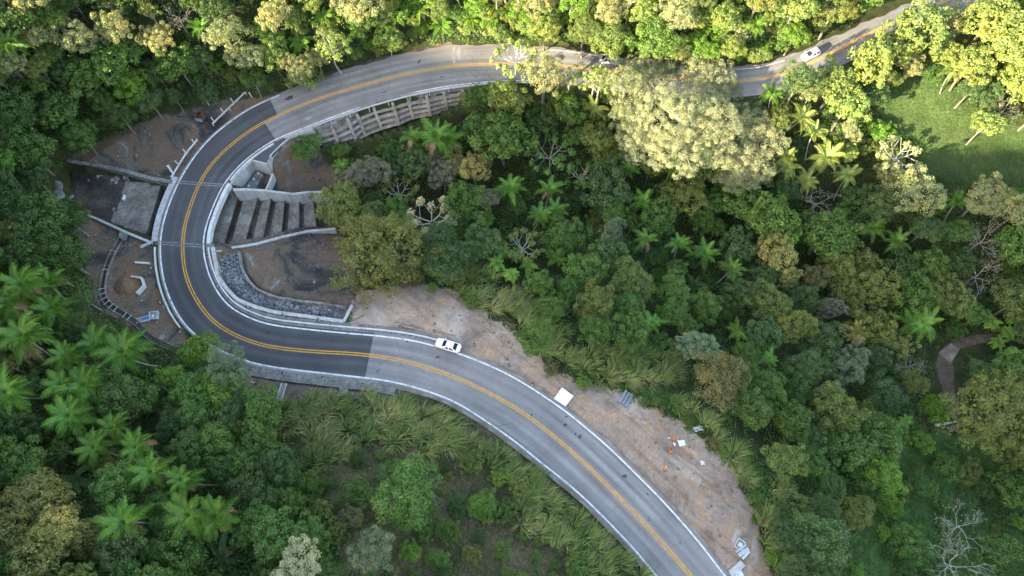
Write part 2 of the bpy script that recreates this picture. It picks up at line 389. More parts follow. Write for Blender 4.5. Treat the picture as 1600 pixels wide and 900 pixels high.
# asphalt: u runs across the road in metres from the centre line, v along it
def asphalt(name, lo, mid, hi, track, crack):
    m, nt, b = mat(name)
    uv = nt.nodes.new('ShaderNodeUVMap'); uv.uv_map = 'road'
    sep = nt.nodes.new('ShaderNodeSeparateXYZ'); nt.links.new(uv.outputs['UV'], sep.inputs[0])
    big = noise(nt, .11, 5, .6)
    base = ramp(nt, big, [(.3, lo), (.5, mid), (.7, hi)])
    # lengthwise wear streaks
    mp = nt.nodes.new('ShaderNodeMapping'); mp.inputs['Scale'].default_value = (1.1, .035, 1)
    nt.links.new(uv.outputs['UV'], mp.inputs['Vector'])
    n2 = nt.nodes.new('ShaderNodeTexNoise'); n2.inputs['Scale'].default_value = 1.0; n2.inputs['Detail'].default_value = 6
    nt.links.new(mp.outputs['Vector'], n2.inputs['Vector'])
    st = ramp(nt, n2.outputs['Fac'], [(.3, (1 - track,) * 3), (.7, (1 + track,) * 3)])
    col = mixc(nt, 1.0, base, st, 'MULTIPLY')
    sp = ramp(nt, noise(nt, .55, 3, .5), [(.70, (1, 1, 1)), (.76, (.55, .55, .56))])   # oil spots
    col = mixc(nt, 1.0, col, sp, 'MULTIPLY')
    sp2 = ramp(nt, noise(nt, 2.2, 8, .7), [(.2, (.84,) * 3), (.8, (1.16,) * 3)])
    col = mixc(nt, 1.0, col, sp2, 'MULTIPLY')
    w = math_(nt, 'COSINE', math_(nt, 'MULTIPLY', sep.outputs[0], 3.45))           # wheel tracks polished along the lanes
    tr = nt.nodes.new('ShaderNodeMapRange'); tr.inputs['From Min'].default_value = -1; tr.inputs['To Min'].default_value = .90; tr.inputs['To Max'].default_value = 1.09
    nt.links.new(w, tr.inputs['Value'])
    cb = nt.nodes.new('ShaderNodeCombineColor')
    for k in range(3): nt.links.new(tr.outputs[0], cb.inputs[k])
    col = mixc(nt, 1.0, col, cb.outputs[0], 'MULTIPLY')
    if crack:
        vo = nt.nodes.new('ShaderNodeTexVoronoi'); vo.feature = 'DISTANCE_TO_EDGE'; vo.inputs['Scale'].default_value = .22
        tc = nt.nodes.new('ShaderNodeTexCoord'); nw = nt.nodes.new('ShaderNodeVectorMath'); nw.operation = 'ADD'
        nn = nt.nodes.new('ShaderNodeTexNoise'); nn.inputs['Scale'].default_value = .5; nn.inputs['Detail'].default_value = 5
        nt.links.new(tc.outputs['Object'], nn.inputs['Vector']); nt.links.new(tc.outputs['Object'], nw.inputs[0]); nt.links.new(nn.outputs['Color'], nw.inputs[1]); nt.links.new(nw.outputs[0], vo.inputs['Vector'])
        cr = ramp(nt, vo.outputs['Distance'], [(.0, (.6,) * 3), (.014, (1,) * 3)])
        cm = ramp(nt, noise(nt, .07, 3), [(.48, (0,) * 3), (.58, (1,) * 3)])
        col = mixc(nt, cm, col, mixc(nt, 1.0, col, cr, 'MULTIPLY'))
        au = math_(nt, 'ABSOLUTE', sep.outputs[0])                                   # dirt drifted over the edges
        du = math_(nt, 'ADD', math_(nt, 'MULTIPLY', math_(nt, 'SUBTRACT', au, 4.5), .55), math_(nt, 'MULTIPLY', math_(nt, 'SUBTRACT', noise(nt, .4, 7, .7), .5), 1.6))
        dm = ramp(nt, du, [(.0, (0,) * 3), (.7, (.75,) * 3)])
        col = mixc(nt, dm, col, (.20, .165, .14))
    nt.links.new(col, b.inputs['Base Color'])
    b.inputs['Roughness'].default_value = .8; b.inputs['Specular IOR Level'].default_value = .25
    bump(nt, b, noise(nt, 12, 3), .2, .03)
    return m
M['old_asphalt'] = asphalt('old_asphalt', (.145, .140, .139), (.19, .184, .183), (.232, .226, .224), .24, 1)
M['new_asphalt'] = asphalt('new_asphalt', (.052, .053, .058), (.066, .068, .074), (.086, .088, .093), .22, 0)

# ------------------------------------------------------------------ mesh building
class MB:
    def __init__(s): s.v = []; s.f = []; s.m = []
    def add(s, V, F, mi=0):
        o = len(s.v); s.v.extend([tuple(map(float, p)) for p in V]); s.f.extend([tuple(i + o for i in f) for f in F]); s.m.extend([mi] * len(F)); return s
    def prism(s, poly, z0, z1, mi=0):
        """poly: xy points; z0, z1 numbers or lists"""
        n = len(poly)
        a = sum(poly[i][0] * poly[(i+1) % n][1] - poly[(i+1) % n][0] * poly[i][1] for i in range(n))
        z0 = [z0] * n if np.isscalar(z0) else list(z0); z1 = [z1] * n if np.isscalar(z1) else list(z1)
        poly = list(poly)
        if a < 0: poly = poly[::-1]; z0 = z0[::-1]; z1 = z1[::-1]
        V = [(p[0], p[1], z) for p, z in zip(poly, z0)] + [(p[0], p[1], z) for p, z in zip(poly, z1)]
        F = [tuple(range(n - 1, -1, -1)), tuple(range(n, 2 * n))] + [(i, (i+1) % n, n + (i+1) % n, n + i) for i in range(n)]
        return s.add(V, F, mi)
    def wall(s, path, thick, ztop, zbot, mi=0):
        """a wall along path (xy), thick metres, ztop/zbot lists"""
        P = np.array([p[:2] for p in path], float); n = len(P)
        zt = [ztop] * n if np.isscalar(ztop) else ztop; zb = [zbot] * n if np.isscalar(zbot) else zbot
        T = np.gradient(P, axis=0) if n > 2 else np.array([P[1] - P[0]] * 2)
        T /= np.linalg.norm(T, axis=1)[:, None]
        Nn = np.stack([-T[:, 1], T[:, 0]], 1) * thick / 2
        V = []
        for i in range(n):
            a = P[i] + Nn[i]; b = P[i] - Nn[i]
            V += [(*a, zb[i]), (*b, zb[i]), (*b, zt[i]), (*a, zt[i])]
        F = [(0, 1, 2, 3), tuple(4 * (n - 1) + k for k in (3, 2, 1, 0))]
        for i in range(n - 1):
            o = 4 * i
            for k in range(4):
                F.append((o + k, o + 4 + k, o + 4 + (k + 1) % 4, o + (k + 1) % 4))
        return s.add(V, F, mi)
    def bar(s, a, b, w, h=None, mi=0, up=(0, 0, 1)):
        a = Vector(a); b = Vector(b); h = h or w
        d = (b - a).normalized(); u = Vector(up)
        if abs(d.dot(u)) > .95: u = Vector((1, 0, 0))
        r = d.cross(u).normalized() * w / 2; t = r.cross(d).normalized() * h / 2
        V = [p + x * r + y * t for p in (a, b) for x, y in ((-1, -1), (1, -1), (1, 1), (-1, 1))]
        return s.add(V, [(3, 2, 1, 0), (4, 5, 6, 7), (0, 1, 5, 4), (1, 2, 6, 5), (2, 3, 7, 6), (3, 0, 4, 7)], mi)
    def tube(s, pts, rad, sides=6, mi=0, cap=True):
        P = [Vector(p) for p in pts]; n = len(P)
        rad = [rad] * n if np.isscalar(rad) else rad
        V = []; ref = Vector((.31, .17, .93))
        for i in range(n):
            d = (P[min(i + 1, n - 1)] - P[max(i - 1, 0)]).normalized()
            if abs(d.dot(ref)) > .97: ref = Vector((.9, .3, .1))
            r = d.cross(ref).normalized(); t = r.cross(d)
            for k in range(sides):
                a = 2 * math.pi * k / sides
                V.append(P[i] + (r * math.cos(a) + t * math.sin(a)) * rad[i])
        F = []
        for i in range(n - 1):
            for k in range(sides):
                F.append((i * sides + k, i * sides + (k + 1) % sides, (i + 1) * sides + (k + 1) % sides, (i + 1) * sides + k))
        if cap: F += [tuple(range(sides - 1, -1, -1)), tuple((n - 1) * sides + k for k in range(sides))]
        return s.add(V, F, mi)
    def mesh(s, name, mats, smooth_=False):
        me = bpy.data.meshes.new(name)
        me.from_pydata(s.v, [], s.f)
        for m in (mats if isinstance(mats, (list, tuple)) else [mats]): me.materials.append(m)
        if any(s.m): me.polygons.foreach_set('material_index', s.m)
        if smooth_: me.polygons.foreach_set('use_smooth', [True] * len(s.f))
        me.update()
        return me
    def build(s, name, mats, parent=None, smooth_=False, origin=None):
        """one mesh object; origin: world point that becomes the object's origin"""
        if origin is not None:
            s.v = [(x - origin[0], y - origin[1], z - origin[2]) for x, y, z in s.v]
        o = bpy.data.objects.new(name, s.mesh(name, mats, smooth_))
        if origin is not None: o.location = origin
        C.objects.link(o)
        if parent is not None:
            o.parent = parent
            if origin is None: o.matrix_parent_inverse = Matrix.Translation(-Vector(parent.location))
        return o
def link(name, me, parent=None, loc=(0, 0, 0), rot=(0, 0, 0), scale=(1, 1, 1)):
    o = bpy.data.objects.new(name, me); C.objects.link(o)
    o.parent = parent; o.location = loc; o.rotation_euler = rot; o.scale = scale
    return o
def tag(o, label, cat, group=None):
    o['label'] = label; o['category'] = cat
    if group: o['group'] = group
    return o
def struct(o): o['kind'] = 'structure'; return o
def thing(name, label, cat, loc=(0, 0, 0), rz=0.0, group=None):
    o = bpy.data.objects.new(name, None); o.empty_display_size = .3
    C.objects.link(o); o.location = loc; o.rotation_euler = (0, 0, rz)
    return tag(o, label, cat, group)
def fast_mesh(name, V, F4, mats, matidx=None):
    """V (n,3), F4 (m,4) int"""
    me = bpy.data.meshes.new(name)
    V = np.ascontiguousarray(V, np.float32); F4 = np.ascontiguousarray(F4, np.int32)
    k = F4.shape[1]
    me.vertices.add(len(V)); me.vertices.foreach_set('co', V.ravel())
    me.loops.add(F4.size); me.loops.foreach_set('vertex_index', F4.ravel())
    me.polygons.add(len(F4)); me.polygons.foreach_set('loop_start', np.arange(len(F4), dtype=np.int32) * k)
    for m in (mats if isinstance(mats, (list, tuple)) else [mats]): me.materials.append(m)
    if matidx is not None: me.polygons.foreach_set('material_index', np.ascontiguousarray(matidx, np.int32))
    me.update(calc_edges=True)
    return me
# ------------------------------------------------------------------ the ground sheet
def zone(pts, soft=2.2, up=0):
    poly = np.array([hit(*p) for p in pts])
    return poly, soft
Z_SOIL = [zone([(548,478),(560,455),(640,442),(700,448),(745,480),(800,515),(870,585),(960,607),(1010,632),(1060,655),(1110,700),(1150,742),(1180,800),(1195,850),(1225,960),(1330,1090),(1285,1100),(1150,960),(1100,880),(1040,800),(960,720),(870,640),(780,585),(700,555),(600,530),(545,508)])]
Z_RED = [zone([(112,246),(150,222),(200,200),(250,180),(320,165),(400,152),(450,140),(520,112),(600,88),(700,66),(720,72),(600,100),(470,140),(420,165),(300,270),(268,285)], 1.8),
         zone([(112,325),(240,385),(245,450),(300,535),(270,545),(215,515),(150,480),(135,420),(120,360)], 1.8),
         zone([(372,392),(430,378),(530,360),(560,390),(550,470),(500,465),(420,452),(385,425)], 1.8),
         zone([(380,578),(640,610),(640,625),(560,625),(480,640),(430,628),(380,610)], .8),
         zone([(330,330),(350,290),(385,240),(450,205),(475,215),(500,240),(530,270),(515,300),(525,362),(555,390),(552,480),(540,505),(430,495),(370,475),(335,440),(322,390)], 1.8)]
Z_MEADOW = [zone([(1370,165),(1400,130),(1440,105),(1500,140),(1560,185),(1640,205),(1660,310),(1560,300),(1500,290),(1450,270),(1400,220)], 2.0)]
Z_DRY = [zone([(450,625),(640,612),(760,665),(900,790),(1015,960),(560,960),(530,860),(510,780),(470,720)], 2.0)]
Z_GREEN = [zone([(1320,960),(1330,840),(1390,720),(1440,670),(1640,690),(1660,960)], 4.0), zone([(930,600),(1010,625),(1080,660),(1170,760),(1190,830),(1215,840),(1190,730),(1100,640),(1000,590)], 1.2)]
Z_PATH = [zone([(1470,600),(1462,570),(1468,548),(1490,530),(1530,523),(1600,520),(1600,533),(1535,536),(1500,545),(1488,565),(1490,600),(1500,650),(1486,650)], .8)]
xs = np.r_[np.linspace(-700, fx0, 36)[:-1], gx, np.linspace(gx[-1], 600, 28)[1:]]
ys = np.r_[np.linspace(-600, fy0, 40)[:-1], gy, np.linspace(gy[-1], 600, 28)[1:]]
XX, YY = np.meshgrid(xs, ys)
inx = (XX >= gx[0] - 1e-6) & (XX <= gx[-1] + 1e-6) & (YY >= gy[0] - 1e-6) & (YY <= gy[-1] + 1e-6)
ZZ = np.empty(XX.shape); ZZ[inx] = GZ.ravel(); ZZ[~inx] = terrain(XX[~inx], YY[~inx])
nx_, ny_ = len(xs), len(ys)
I = np.arange(nx_ * ny_).reshape(ny_, nx_)
F = np.stack([I[:-1, :-1], I[:-1, 1:], I[1:, 1:], I[1:, :-1]], -1).reshape(-1, 4)
g_mat, nt, b = mat('ground_mix')
gme = fast_mesh('ground', np.stack([XX.ravel(), YY.ravel(), ZZ.ravel()], 1), F, g_mat)
gme.polygons.foreach_set('use_smooth', [True] * len(gme.polygons))
def mask(zs):
    out = np.zeros(XX.size); xr = XX.ravel(); yr = YY.ravel(); sel = inx.ravel()
    for poly, soft in zs:
        m = np.zeros(XX.size); m[sel] = 1 - smooth(-soft, soft, poly_sd(xr[sel], yr[sel], poly))
        out = np.maximum(out, m)
    return out
for nm, (a_, b_, c_) in (('zone_a', (Z_SOIL, Z_RED, Z_MEADOW)), ('zone_b', (Z_DRY, Z_GREEN, Z_PATH))):
    at_ = gme.attributes.new(nm, 'FLOAT_COLOR', 'POINT')
    at_.data.foreach_set('color', np.stack([mask(a_), mask(b_), mask(c_), np.ones(XX.size)], 1).astype(np.float32).ravel())
def attr(nt, nm):
    a = nt.nodes.new('ShaderNodeAttribute'); a.attribute_name = nm
    s = nt.nodes.new('ShaderNodeSeparateColor'); nt.links.new(a.outputs['Color'], s.inputs[0])
    return s.outputs
za = attr(nt, 'zone_a'); zb = attr(nt, 'zone_b')
edge = noise(nt, .45, 8, .7)
def zmask(o, k=1.5):
    v = math_(nt, 'ADD', o, math_(nt, 'MULTIPLY', math_(nt, 'SUBTRACT', edge, .5), k))
    r = nt.nodes.new('ShaderNodeMapRange'); r.inputs['From Min'].default_value = .4; r.inputs['From Max'].default_value = .6
    nt.links.new(v, r.inputs['Value']); return r.outputs[0]
col = ramp(nt, noise(nt, .35, 9, .7), [(.3, (.018, .022, .010)), (.5, (.035, .045, .016)), (.7, (.06, .055, .03))])
dry = ramp(nt, noise(nt, .7, 10, .75), [(.3, (.035, .042, .018)), (.45, (.07, .066, .034)), (.58, (.115, .09, .058)), (.72, (.18, .14, .10))])
col = mixc(nt, zmask(zb[0]), col, dry)
grn = ramp(nt, noise(nt, .6, 9, .7), [(.3, (.025, .055, .016)), (.55, (.045, .095, .025)), (.75, (.08, .13, .04))])
col = mixc(nt, zmask(zb[1]), col, grn)
mea = ramp(nt, noise(nt, .25, 10, .72), [(.3, (.035, .062, .022)), (.5, (.052, .088, .028)), (.7, (.08, .11, .04))])
mea2 = mixc(nt, 1.0, mea, ramp(nt, noise(nt, 3.2, 4, .6), [(.3, (.75,) * 3), (.7, (1.25,) * 3)]), 'MULTIPLY')
col = mixc(nt, zmask(za[2], .5), col, mea2)
red = ramp(nt, noise(nt, .14, 10, .72, dist=.9), [(.34, (.03, .03, .031)), (.43, (.06, .056, .053)), (.49, (.115, .095, .076)), (.54, (.155, .092, .058)), (.60, (.12, .105, .092)), (.68, (.24, .225, .205))])
red = mixc(nt, 1.0, red, ramp(nt, noise(nt, 2.6, 6, .7), [(.3, (.7,) * 3), (.7, (1.3,) * 3)]), 'MULTIPLY')
col = mixc(nt, zmask(za[1]), col, red)
soil = ramp(nt, noise(nt, .16, 11, .70, dist=.5), [(.26, (.10, .066, .048)), (.38, (.19, .135, .103)), (.48, (.28, .213, .172)), (.56, (.31, .205, .13)), (.63, (.35, .29, .245)), (.74, (.50, .45, .40))])
soil = mixc(nt, ramp(nt, noise(nt, .07, 6, .65, dist=.8), [(.5, (0,) * 3), (.64, (.7,) * 3)]), soil, (.41, .35, .30))
soil = mixc(nt, ramp(nt, noise(nt, .10, 8, .7, dist=.4), [(.54, (0,) * 3), (.68, (.8,) * 3)]), soil, (.13, .118, .11))
soil = mixc(nt, 1.0, soil, ramp(nt, noise(nt, 1.8, 8, .72), [(.28, (.78,) * 3), (.72, (1.2,) * 3)]), 'MULTIPLY')
tcs = nt.nodes.new('ShaderNodeTexCoord'); mps = nt.nodes.new('ShaderNodeMapping'); mps.vector_type = 'TEXTURE'; mps.inputs['Rotation'].default_value = (0, 0, -.72); mps.inputs['Scale'].default_value = (14, 1.1, 1)
nss = nt.nodes.new('ShaderNodeTexNoise'); nss.inputs['Scale'].default_value = 1; nss.inputs['Detail'].default_value = 4; nss.inputs['Distortion'].default_value = .5
nt.links.new(tcs.outputs['Object'], mps.inputs['Vector']); nt.links.new(mps.outputs['Vector'], nss.inputs['Vector'])
soil = mixc(nt, 1.0, soil, ramp(nt, nss.outputs['Fac'], [(.36, (.82, .80, .78)), (.46, (1, 1, 1)), (.66, (1.07,) * 3)]), 'MULTIPLY')   # tyre ruts
col = mixc(nt, zmask(za[0], 2.2), col, soil)
pth = ramp(nt, noise(nt, .8, 8, .7), [(.3, (.06, .046, .034)), (.7, (.15, .118, .092))])
col = mixc(nt, zmask(zb[2], .7), col, pth)
nt.links.new(col, b.inputs['Base Color']); b.inputs['Roughness'].default_value = .95; b.inputs['Specular IOR Level'].default_value = .15
hsum = math_(nt, 'ADD', noise(nt, 1.1, 8, .7), math_(nt, 'MULTIPLY', noise(nt, 5, 5, .7), .35))
bump(nt, b, hsum, .45, .3)
ground = bpy.data.objects.new('ground', gme); C.objects.link(ground); struct(ground)

# ------------------------------------------------------------------ the road
def ribbon(i0, i1, fa, fb, z, name, m, parent, drop=0.0, nsub=1, ease=None):
    """sheet between fa(i) and fb(i) (points); drop > 0 gives it sides"""
    ids = list(range(i0, i1 + 1))
    A = np.array([fa(i) for i in ids]); B = np.array([fb(i) for i in ids])
    n = len(ids); V = []; F = []; U = []
    cols = nsub + 1
    for k, i in enumerate(ids):
        for c in range(cols):
            p = A[k] * (1 - c / nsub) + B[k] * c / nsub
            V.append((p[0], p[1], z)); U.append((float(np.dot((p - LC[i])[:2], UI[i][:2])), float(i)))
    for k in range(n - 1):
        for c in range(nsub): F.append((k * cols + c, k * cols + c + 1, (k + 1) * cols + c + 1, (k + 1) * cols + c))
    if drop:
        o = len(V)
        for k in range(n):
            for p, c in ((A[k], 0), (B[k], nsub)):
                V.append((p[0], p[1], z - drop)); U.append(U[k * cols + c])
        for k in range(n - 1):
            F.append((k * cols, (k + 1) * cols, o + 2 * (k + 1), o + 2 * k))
            F.append((k * cols + nsub, o + 2 * k + 1, o + 2 * (k + 1) + 1, (k + 1) * cols + nsub))
        F.append((0, o, o + 1, nsub)); F.append(((n - 1) * cols, (n - 1) * cols + nsub, o + 2 * n - 1, o + 2 * n - 2))
    me = bpy.data.meshes.new(name); me.from_pydata(V, [], F); me.materials.append(m)
    uv = me.uv_layers.new(name='road')
    li = np.empty(len(me.loops), np.int32); me.loops.foreach_get('vertex_index', li)
    uv.data.foreach_set('uv', np.array(U, np.float32)[li].ravel())
    me.update()
    bm = bmesh.new(); bm.from_mesh(me); bmesh.ops.recalc_face_normals(bm, faces=bm.faces); 
    up = sum(f.normal.z * f.calc_area() for f in bm.faces)
    if up < 0: bmesh.ops.reverse_faces(bm, faces=bm.faces)
    bm.to_mesh(me); bm.free()
    o = bpy.data.objects.new(name, me); C.objects.link(o)
    if parent: o.parent = parent
    return o
iA, iB = 0, NS - 1
jJ1, jJ2 = idx(285, 381), idx(312, 286)         # the two bridge joints
jN0, jN1 = idx(577, 555), idx(416, 189)         # the new asphalt
jTop = idx(446, 175)
def wob(i, s): return .22 * math.sin(i * .61 + s) + .15 * math.sin(i * 1.7 + 2 * s)
road = struct(ribbon(iA, iB, lambda i: RP(i, 'O', .42 + (wob(i, 1) if i > jTop else .1 * abs(wob(i, 2)))), lambda i: RP(i, 'I', .5), 0.0, 'road', M['old_asphalt'], None, drop=.7, nsub=6))
ribbon(jN0, jN1, lambda i: RP(i, 'O', -.02), lambda i: RP(i, 'I', .45), .004, 'resurfaced_asphalt', M['new_asphalt'], road, nsub=6)
ribbon(jN1, idx(432, 181), lambda i: RP(i, 'O', -.02), lambda i: LC[i] - UI[i] * .05, .004, 'resurfaced_asphalt', M['new_asphalt'], road, nsub=3)
ribbon(jN1, idx(452, 172), lambda i: RP(i, 'O', -.02), lambda i: NO[i] * .45 + LC[i] * .55, .004, 'resurfaced_asphalt', M['new_asphalt'], road, nsub=3) if False else None
LW = .13
iOtop = idx(446, 175)
ribbon(iA, iOtop, lambda i: RP(i, 'O', -LW), lambda i: RP(i, 'O', LW), .010, 'edge_line', M['white_paint'], road)
ribbon(iA, idx(840, 100), lambda i: RP(i, 'I', -LW), lambda i: RP(i, 'I', LW), .010, 'edge_line', M['white_paint'], road)
iR0 = idx(1090, 126)
ribbon(idx(860, 101), idx(1240, 110), lambda i: RP(i, 'O', -LW - .3), lambda i: RP(i, 'O', LW - .35), .010, 'edge_line', M['white_paint'], road)
for s in (-1, 1):
    ribbon(iA, iB, lambda i: LC[i] + UI[i] * (s * .21 - .09), lambda i: LC[i] + UI[i] * (s * .21 + .09), .010, 'centre_line', M['yellow_paint'], road)
# joints across the bridge deck
for (pa, pb) in (((269.5, 284), (354, 290)), ((243, 379), (318, 384.5))):
    A = at(*pa); B = at(*pb); d = (B - A) / np.linalg.norm(B - A); q = np.array([-d[1], d[0], 0])
    for s in (-.24, .24):
        mb = MB(); mb.prism([A + q * (s - .11), B + q * (s - .11), B + q * (s + .11), A + q * (s + .11)], .001, .022)
        mb.build('expansion_joint', M['concrete'], road)
# pale dust and patches on the old asphalt
def blob(px, py, rx, ry, rot, name, m, z=.008, n=26, seed=0, parent=None):
    r = random.Random(seed); c = at(px, py, z)
    mb = MB(); ph = [r.uniform(0, 6.28) for _ in range(4)]; V = []
    for k in range(n):
        a = 2 * math.pi * k / n
        w = 1 + .16 * math.sin(2 * a + ph[0]) + .14 * math.sin(3 * a + ph[1]) + .12 * math.sin(5 * a + ph[2]) + .08 * math.sin(9 * a + ph[3])
        x, y = rx * w * math.cos(a), ry * w * math.sin(a)
        V.append((c[0] + x * math.cos(rot) - y * math.sin(rot), c[1] + x * math.sin(rot) + y * math.cos(rot), z))
    mb.add(V, [tuple(range(n))])
    return mb.build(name, m, parent)
M['dust'] = simple('pale_dust', [(.3, (.2, .19, .185)), (.6, (.27, .265, .26))], 1.2, bstr=0)
M['tar'] = simple('tar_stain', [(.3, (.035, .035, .038)), (.7, (.075, .075, .08))], 1.2, bstr=0)
for k, (px, py, rx, ry, rot) in enumerate([(709, 86, .45, 2.1, .05), (717, 84, .4, 1.9, .12), (481, 185, .75, .35, .2)]):
    blob(px, py, rx, ry, rot, 'dust_patch', M['dust'], seed=k, parent=road)
for k, (px, py, rx, ry, rot) in enumerate([(452, 153, .9, .45, .3), (684, 558, .32, .2, .2), (883, 664, .3, .25, 0), (906, 682, .34, .26, .5), (899, 678, .2, .15, 0), (976, 744, .35, .28, .4), (831, 648, .18, .16, 0), (885, 651, .22, .14, .4), (637, 533, .25, .2, .2), (1012, 772, .2, .16, 0), (690, 120, .5, .12, .3), (600, 144, .6, .1, .4), (655, 96, .18, .7, -.3)]):
    blob(px, py, rx, ry, rot, 'oil_stain', M['tar'], seed=20 + k, parent=road)

# kerbs, walkway and parapets of the bridge
def kerb(i0, i1, side, off, w, h, name, m, parent, z0=-.12, offb=None):
    mb = MB(); f = lambda i: off + ((offb - off) * (i - i0) / max(1, i1 - i0) if offb is not None else 0)
    path = [RP(i, side, f(i)) for i in range(i0, i1 + 1)]
    mb.wall(path, w, h, z0); return mb.build(name, m, parent)
kerb(idx(320, 488), jJ1, 'O', .95, .26, .22, 'kerb', M['kerb_paint'], road)
kerb(jJ1 + 1, jJ2, 'O', 1.05, 1.0, .24, 'bridge_parapet', M['new_concrete'], road, -.9)
kerb(idx(293, 440), jJ1, 'O', .45, .45, .06, 'gutter_strip', M['concrete'], road) if False else None
kerb(jJ1 - 1, jJ2 + 2, 'I', .98, .62, .30, 'bridge_parapet', M['kerb_paint'], road, -.9)
kerb(idx(688, 580), jJ1 - 2, 'I', 1.15, .24, .26, 'kerb', M['kerb_paint'], road, offb=.95)
kerb(jJ2 + 3, idx(405, 195), 'I', .72, .30, .24, 'kerb', M['kerb_paint'], road, -.6)
ribbon(idx(700, 585), jJ1 - 1, lambda i: RP(i, 'I', .3), lambda i: RP(i, 'I', 1.9), -.006, 'concrete_shoulder', M['concrete'], road, drop=.25, nsub=3)
ribbon(idx(633, 565), idx(343, 510), lambda i: RP(i, 'O', .15), lambda i: RP(i, 'O', 1.95), -.006, 'concrete_shoulder', M['concrete'], road, drop=.25, nsub=3)
ribbon(iA, idx(633, 566), lambda i: RP(i, 'O', .4), lambda i: RP(i, 'O', .95 + .25 * wob(i, 3)), -.03, 'verge_strip', M['clod'], road, drop=.15, nsub=2)
ribbon(iA, idx(720, 592), lambda i: RP(i, 'I', .4), lambda i: RP(i, 'I', .85 + .25 * wob(i, 4)), -.03, 'verge_strip', M['clod'], road, drop=.15, nsub=2)
# bridge deck under the asphalt and its abutments
deck = MB()
ids = range(jJ1 - 1, jJ2 + 2)
deck.prism([RP(i, 'O', 1.4) for i in ids] + [RP(i, 'I', 1.2) for i in reversed(ids)], -1.05, -.72)
deck.build('bridge_deck', M['concrete'], road)
for j, s in ((jJ1, -1), (jJ2, 1)):
    mb = MB(); A = RP(j, 'O', 1.6); B = RP(j, 'I', 1.3); t = TAN[j] * s
    mb.prism([A, B, B + t * .9, A + t * .9], -5.2, -1.06); mb.build('abutment', M['stained_concrete'], road)
# paved corner behind the inner kerb
mb = MB(); mb.prism([at(*p) for p in [(438, 217), (452, 215.5), (438, 229), (424, 243), (416, 254), (391, 247.5), (405, 237)]], -.6, -.04)
mb.build('paved_corner', M['new_asphalt'], road)

# ------------------------------------------------------------------ concrete works on the hill side of the bridge
def strip_px(pts):  # (px, py, z) -> world
    return [at(*p) for p in pts]
apron = thing('spillway_apron', 'dark wet concrete apron with white lime stains left of the bridge', 'spillway', at(185, 315, -.9))
mb = MB(); mb.prism(wpoly([(112,252,.1),(197,273,-.5),(173,352,-.5),(108,322,.1)]), -2.6, [-.1, -.6, -.6, -.1])
mb.build('upper_slab', M['wet_concrete'], apron)
mb = MB(); mb.prism(wpoly([(199,272,-.9),(252,286,-1.1),(226,372,-1.1),(175,353,-.9)]), -2.6, [-.9, -1.15, -1.15, -.9])
mb.build('lower_slab', M['stained_concrete'], apron)
mb = MB(); mb.prism(wpoly([(254,287,-2.2),(276,290,-2.2),(252,378,-2.2),(230,374,-2.2)]), -3.0, -2.2)
mb.build('trough_floor', M['wet_concrete'], apron)
M['lime'] = simple('lime_stain', [(.36, (.04, .034, .03)), (.5, (.13, .12, .115)), (.64, (.33, .325, .32))], 1.6, bstr=.3)
def slab_blob(px, py, z, rx, ry, rot, seed): 
    o = blob(px, py, rx, ry, rot, 'lime_stain', M['lime'], z=z, seed=seed, parent=apron); o.matrix_parent_inverse = Matrix.Translation(-Vector(apron.location)); return o
for k, a in enumerate([(117, 287, -.16, .55, 1.6, .7), (150, 274, -.33, 1.3, .7, .3), (136, 281, -.25, .7, .35, -.4), (178, 281, -.46, 1.1, 1.1, .2), (197, 277, -.6 + .08, .5, .8, .1), (174, 327, -.56, .6, .6, .4)]):
    slab_blob(*a[:3], *a[3:], seed=40 + k)
mb = MB(); mb.prism(wpoly([(178,329,-.45),(182,330,-.45),(177,350,-.45),(173,349,-.45)]), -.9, -.42); mb.build('step_edge', M['concrete'], apron)
mb = MB(); mb.prism(wpoly([(193,304,-.45),(195.5,304.5,-.45),(193,312,-.45),(190.5,311.5,-.45)]), -.9, -.42); mb.build('step_edge', M['tarp'], apron)

def wall_px(name, pts, thick, zbot, m, label, cat='wall', closed_step=None):
    P = strip_px(pts); c = P[len(P) // 2]
    mb = MB(); mb.wall([p[:2] for p in P], thick, [p[2] for p in P], zbot)
    o = mb.build(name, m, origin=(c[0], c[1], min(p[2] for p in P) - 1))
    return tag(o, label, cat)
wall_px('wing_wall', [(105, 250, 1.6), (118, 253, 1.4), (160, 259, 1.0), (200, 268, .7), (235, 278, .5), (269, 284, .4)], .75, [-2.6] * 6, M['concrete'], 'thick grey concrete wing wall along the upper side of the wet apron')
wall_px('wing_wall', [(110, 325, 1.2), (150, 341, .9), (200, 364, .5), (237, 379, .35)], .42, [-2.6] * 4, M['new_concrete'], 'thin pale concrete wing wall along the lower side of the wet apron')
mb = MB(); A, B = at(238, 378, .3), at(220, 386, .3)
mb.bar(A, B, .45, .35); tag(mb.build('kerb_stub', M['new_concrete'], origin=tuple(B)), 'short white concrete stub at the road end of the thin wing wall', 'kerb')
